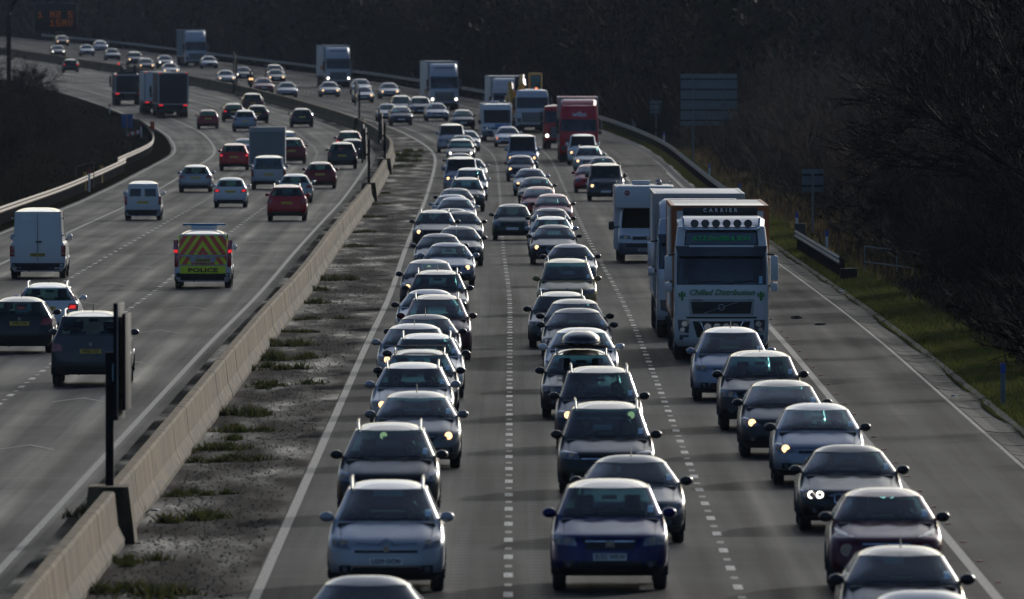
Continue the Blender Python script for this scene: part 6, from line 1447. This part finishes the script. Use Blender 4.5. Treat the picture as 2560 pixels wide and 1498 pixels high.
# far wood: one mass of bare trees and evergreens on the hillside
def wood():
    segs = [grow(31 + k, tree_stems, 3, 0, 4, .72, .4) for k in range(3)]; base = []
    for sg_ in segs:
        me = seg_mesh('tmp', sg_, M['twig_dark'], .035); n = len(me.vertices); co = np.empty(n * 3, np.float32); me.vertices.foreach_get('co', co); q = np.empty(len(me.polygons) * 4, np.int32); me.polygons.foreach_get('vertices', q)
        base.append((co.reshape(-1, 3).copy(), q.reshape(-1, 4).copy(), np.array([s[1] for s in sg_ if s[4] >= 2]))); bpy.data.meshes.remove(me)
    Vs, Qs, EV, EQ, n, en = [], [], [], [], 0, 0; g = np.random.default_rng(3)
    for i in range(560):
        d = g.uniform(1060, 2350) if i < 430 else g.uniform(2150, 2700); off = 15 + abs(g.normal(0, 22)) + 4 if i < 430 else g.uniform(-70, 220)
        if i < 430 and i % 2: off = 14.5 + g.uniform(0, 7)
        if d < 1180 and off < 20: continue
        sc = g.uniform(.85, 1.6); a = g.uniform(0, 6.28); b_ = base[i % 3]; c, s = math.cos(a) * sc, math.sin(a) * sc; org = np.array([RX(off, d), d, terrain(off, d)])
        def xf(P): return np.stack([P[:, 0]*c - P[:, 1]*s, P[:, 0]*s + P[:, 1]*c, P[:, 2]*sc], 1) + org
        Vs.append(xf(b_[0])); Qs.append(b_[1] + n); n += len(b_[0])
        tips = b_[2][g.integers(0, len(b_[2]), 520)] + g.normal(0, .5, (520, 3)); C = xf(tips); ev = g.random() < .22
        w = (.24 if ev else .13) * sc
        for dst in ((EV, EQ) if ev else (None,)): pass
        D1 = g.normal(0, 1, (520, 3)) * w; D2 = g.normal(0, 1, (520, 3)) * w * (1.0 if ev else .28); T = np.stack([C - D1, C + D2, C + D1, C - D2], 1).reshape(-1, 3); Qd = np.arange(520 * 4).reshape(-1, 4)
        if ev: EV.append(T); EQ.append(Qd + en); en += len(T)
        else: Vs.append(T); Qs.append(Qd + n); n += len(T)
    nu = 60000; d = g.uniform(1060, 2300, nu); o = 13.2 + g.uniform(0, 1, nu) ** 1.6 * 45; P = np.stack([np.array([road_c(x) for x in d]) + o, d, np.array([terrain(a, b) for a, b in zip(o, d)])], 1); hh = g.uniform(.6, 3.2, nu); a = g.uniform(0, 6.28, nu); wv = np.stack([np.cos(a), np.sin(a), np.zeros(nu)], 1) * .13
    tp = P + np.stack([g.normal(0, .35, nu) * hh, g.normal(0, .35, nu) * hh, hh], 1); Vs.append(np.stack([P - wv, P + wv, tp + wv * .3, tp - wv * .3], 1).reshape(-1, 3)); Qs.append(np.arange(4 * nu).reshape(-1, 4) + n)
    w_ = link('far_wood', np_mesh('far_wood', np.concatenate(Vs), np.concatenate(Qs), M['twig_dark'])); w_['kind'] = 'stuff'; w_['label'] = 'dark winter wood covering the hillside behind the far bend'
    e_ = link('evergreens', np_mesh('evergreens', np.concatenate(EV), np.concatenate(EQ), M['ever']), w_); e_['kind'] = 'stuff'
wood()
def blades(n, fx, h0, h1, m, name, wid=.012, lean=.35, seed=1):
    g = np.random.default_rng(seed); P = fx(g, n); h = g.uniform(h0, h1, n); a = g.uniform(0, 6.28, n); w = np.stack([np.cos(a), np.sin(a), np.zeros(n)], 1) * wid
    tip = P + np.stack([g.normal(0, lean, n) * h, g.normal(0, lean, n) * h, h], 1); V = np.stack([P - w, P + w, tip], 1).reshape(-1, 3)
    return np_mesh(name, V, np.arange(3 * n).reshape(-1, 3), m)
def verge_pts(o0, o1, d0, d1):
    def f(g, n):
        o = o0 + (o1 - o0) * g.random(n) ** 1.3; d = d0 + (d1 - d0) * g.random(n); cs = np.array([terrain_fast(a, b) for a, b in zip(o, d)]); return np.stack([o + np.array([road_c(x) for x in d]), d, cs], 1)
    return f
dl = np.arange(200, 1300, 4.0); ol = np.arange(11, 20, .5); TG = np.array([[terrain(o, d) for o in ol] for d in dl])
def terrain_fast(o, d): return TG[int((d - 200) / 4), min(int((o - 11) / .5 + .5), len(ol) - 1)] - .02
road_c_tab = None
gr = link('grass', blades(34000, verge_pts(10.95, 13.0, 320, 720), .04, .20, M['grass'], 'grass', .014, .5)); gr['kind'] = 'stuff'; gr['label'] = 'short green verge grass beside the drainage channel'
gr = link('dry_grass', blades(4500, verge_pts(12.6, 15.4, 505, 1000), .2, .6, M['straw'], 'dry_grass', .012, .3, 2)); gr['kind'] = 'stuff'; gr['label'] = 'tall straw-coloured dead grass behind the guard rail'
gr = link('shaded_grass', blades(9000, verge_pts(10.95, 13.0, 212, 330), .03, .11, M['grass'], 'shaded_grass', .012, .6, 4)); gr['kind'] = 'stuff'; gr['label'] = 'dim grass in the lower right shade'
# low dark undergrowth on both banks
def bank_pts(o0, o1, d0, d1):
    def f(g, n):
        o = g.uniform(o0, o1, n); d = g.uniform(d0, d1, n); return np.stack([o + np.array([road_c(x) for x in d]), d, np.array([terrain(a, b) for a, b in zip(o, d)]) - .03], 1)
    return f
for nm, n_, o0, o1, d0, d1, h0, h1, mm, lb in (('left_undergrowth', 26000, -46, -23.6, 480, 1300, .12, .45, 'twig_dark', 'dark brambles and dead grass covering the left bank'), ('right_undergrowth', 34000, 12.5, 27, 250, 1060, .12, .55, 'twig', 'brown brambles and dead stalks under the right scrub')):
    u_ = link('undergrowth', blades(n_, bank_pts(o0, o1, d0, d1), h0, h1, M[mm], nm, .022, .7, 8)); u_['kind'] = 'stuff'; u_['label'] = lb
# weeds along the foot of the barrier
WEED = [np.random.default_rng(50 + k) for k in range(7)]
def weed_mesh(k):
    g = WEED[k]; n = 620; nb = 5; bc = np.stack([g.normal(0, .28, nb), g.normal(0, .75, nb)], 1); bs = g.uniform(.08, .24, nb); bi = g.integers(0, nb, n); r = np.abs(g.normal(0, 1, n)) * bs[bi]; a = g.uniform(0, 6.28, n)
    P = np.stack([bc[bi, 0] + r * np.cos(a), bc[bi, 1] + r * np.sin(a) * 1.8, np.zeros(n)], 1); h = g.uniform(.03, .16, n) * np.exp(-r * 2.0) * (.6 + bs[bi] * 3.2); ww = g.uniform(0, 6.28, n)
    w = np.stack([np.cos(ww), np.sin(ww), np.zeros(n)], 1) * .017; tip = P + np.stack([g.normal(0, .07, n), g.normal(0, .1, n), h], 1); return np_mesh('weeds', np.stack([P - w, P + w, tip], 1).reshape(-1, 3), np.arange(3 * n).reshape(-1, 3), M['weed'])
WM = [weed_mesh(k) for k in range(7)]
for i, (x, y, sc) in enumerate(((832, 702, 1.7), (790, 727, 1.1), (778, 760, 1.0), (724, 868, 1.5), (706, 900, 1.6), (668, 925, 1.2), (652, 968, 1.3), (612, 1040, 1.5), (596, 1078, 1.2), (530, 1128, 1.3), (498, 1160, 1.5), (470, 1240, 1.1), (430, 1302, 1.4), (300, 1412, .9), (318, 1490, 1.8),
                             (893, 617, 1.2), (908, 582, 1.1), (926, 545, 1.2), (942, 512, 1.0), (955, 484, 1.1), (758, 800, .9), (744, 832, .9), (1010, 404, 2.6), (1022, 392, 2.4), (1000, 418, 1.8), (1030, 380, 2.0), (562, 1100, 1.0))):
    X, d, z = place(x, y); t = thing('weed_clump', 'low clump of weeds growing at the foot of the concrete barrier', 'weeds', (X, d, z), random.uniform(-.4, .4), 'weeds along the barrier'); link('foliage', WM[i % 7], t); t.scale = (sc * random.uniform(.6, 1.25), sc * random.uniform(.8, 1.7), sc * random.uniform(.7, 1.4))
# loose grit on the reserve
g = np.random.default_rng(9); n = 9000; d = 210 + 520 * g.random(n) ** 1.4; o = -4.25 - 2.2 * g.random(n) ** .8; cz = np.array([road_z(q) for q in d]); cx = np.array([road_c(q) for q in d]); s = g.uniform(.012, .038, n)
C = np.stack([cx + o, d, cz + .006], 1); tet = np.array([(1, 0, 0), (-.5, .87, 0), (-.5, -.87, 0), (0, 0, .8)]); V = (C[:, None, :] + tet[None] * s[:, None, None]).reshape(-1, 3); T = (np.arange(n) * 4)[:, None, None] + np.array([(0, 1, 3), (1, 2, 3), (2, 0, 3)])[None]
gv = link('loose_grit', np_mesh('loose_grit', V, T.reshape(-1, 3), mat('dark_grit', (.03, .027, .024), .8))); gv['kind'] = 'stuff'; gv['label'] = 'loose dark grit scattered over the central reserve'

# ================================================================ air
hz_ = MB().box(-1150, 1050, -140, 3040, -6, 190).mesh('haze', M['plastic'], None); hz_.materials.clear()
hm = bpy.data.materials.new('haze'); hm.use_nodes = True; hn = hm.node_tree; hn.nodes.clear(); pv = hn.nodes.new('ShaderNodeVolumePrincipled'); ho = hn.nodes.new('ShaderNodeOutputMaterial')
pv.inputs['Color'].default_value = (.62, .76, 1.0, 1); pv.inputs['Density'].default_value = 0.000014; pv.inputs['Anisotropy'].default_value = .3; hn.links.new(pv.outputs[0], ho.inputs['Volume']); hz_.materials.append(hm)
haze = link('haze', hz_); haze['kind'] = 'stuff'; haze['label'] = 'thin bluish winter haze over the motorway'
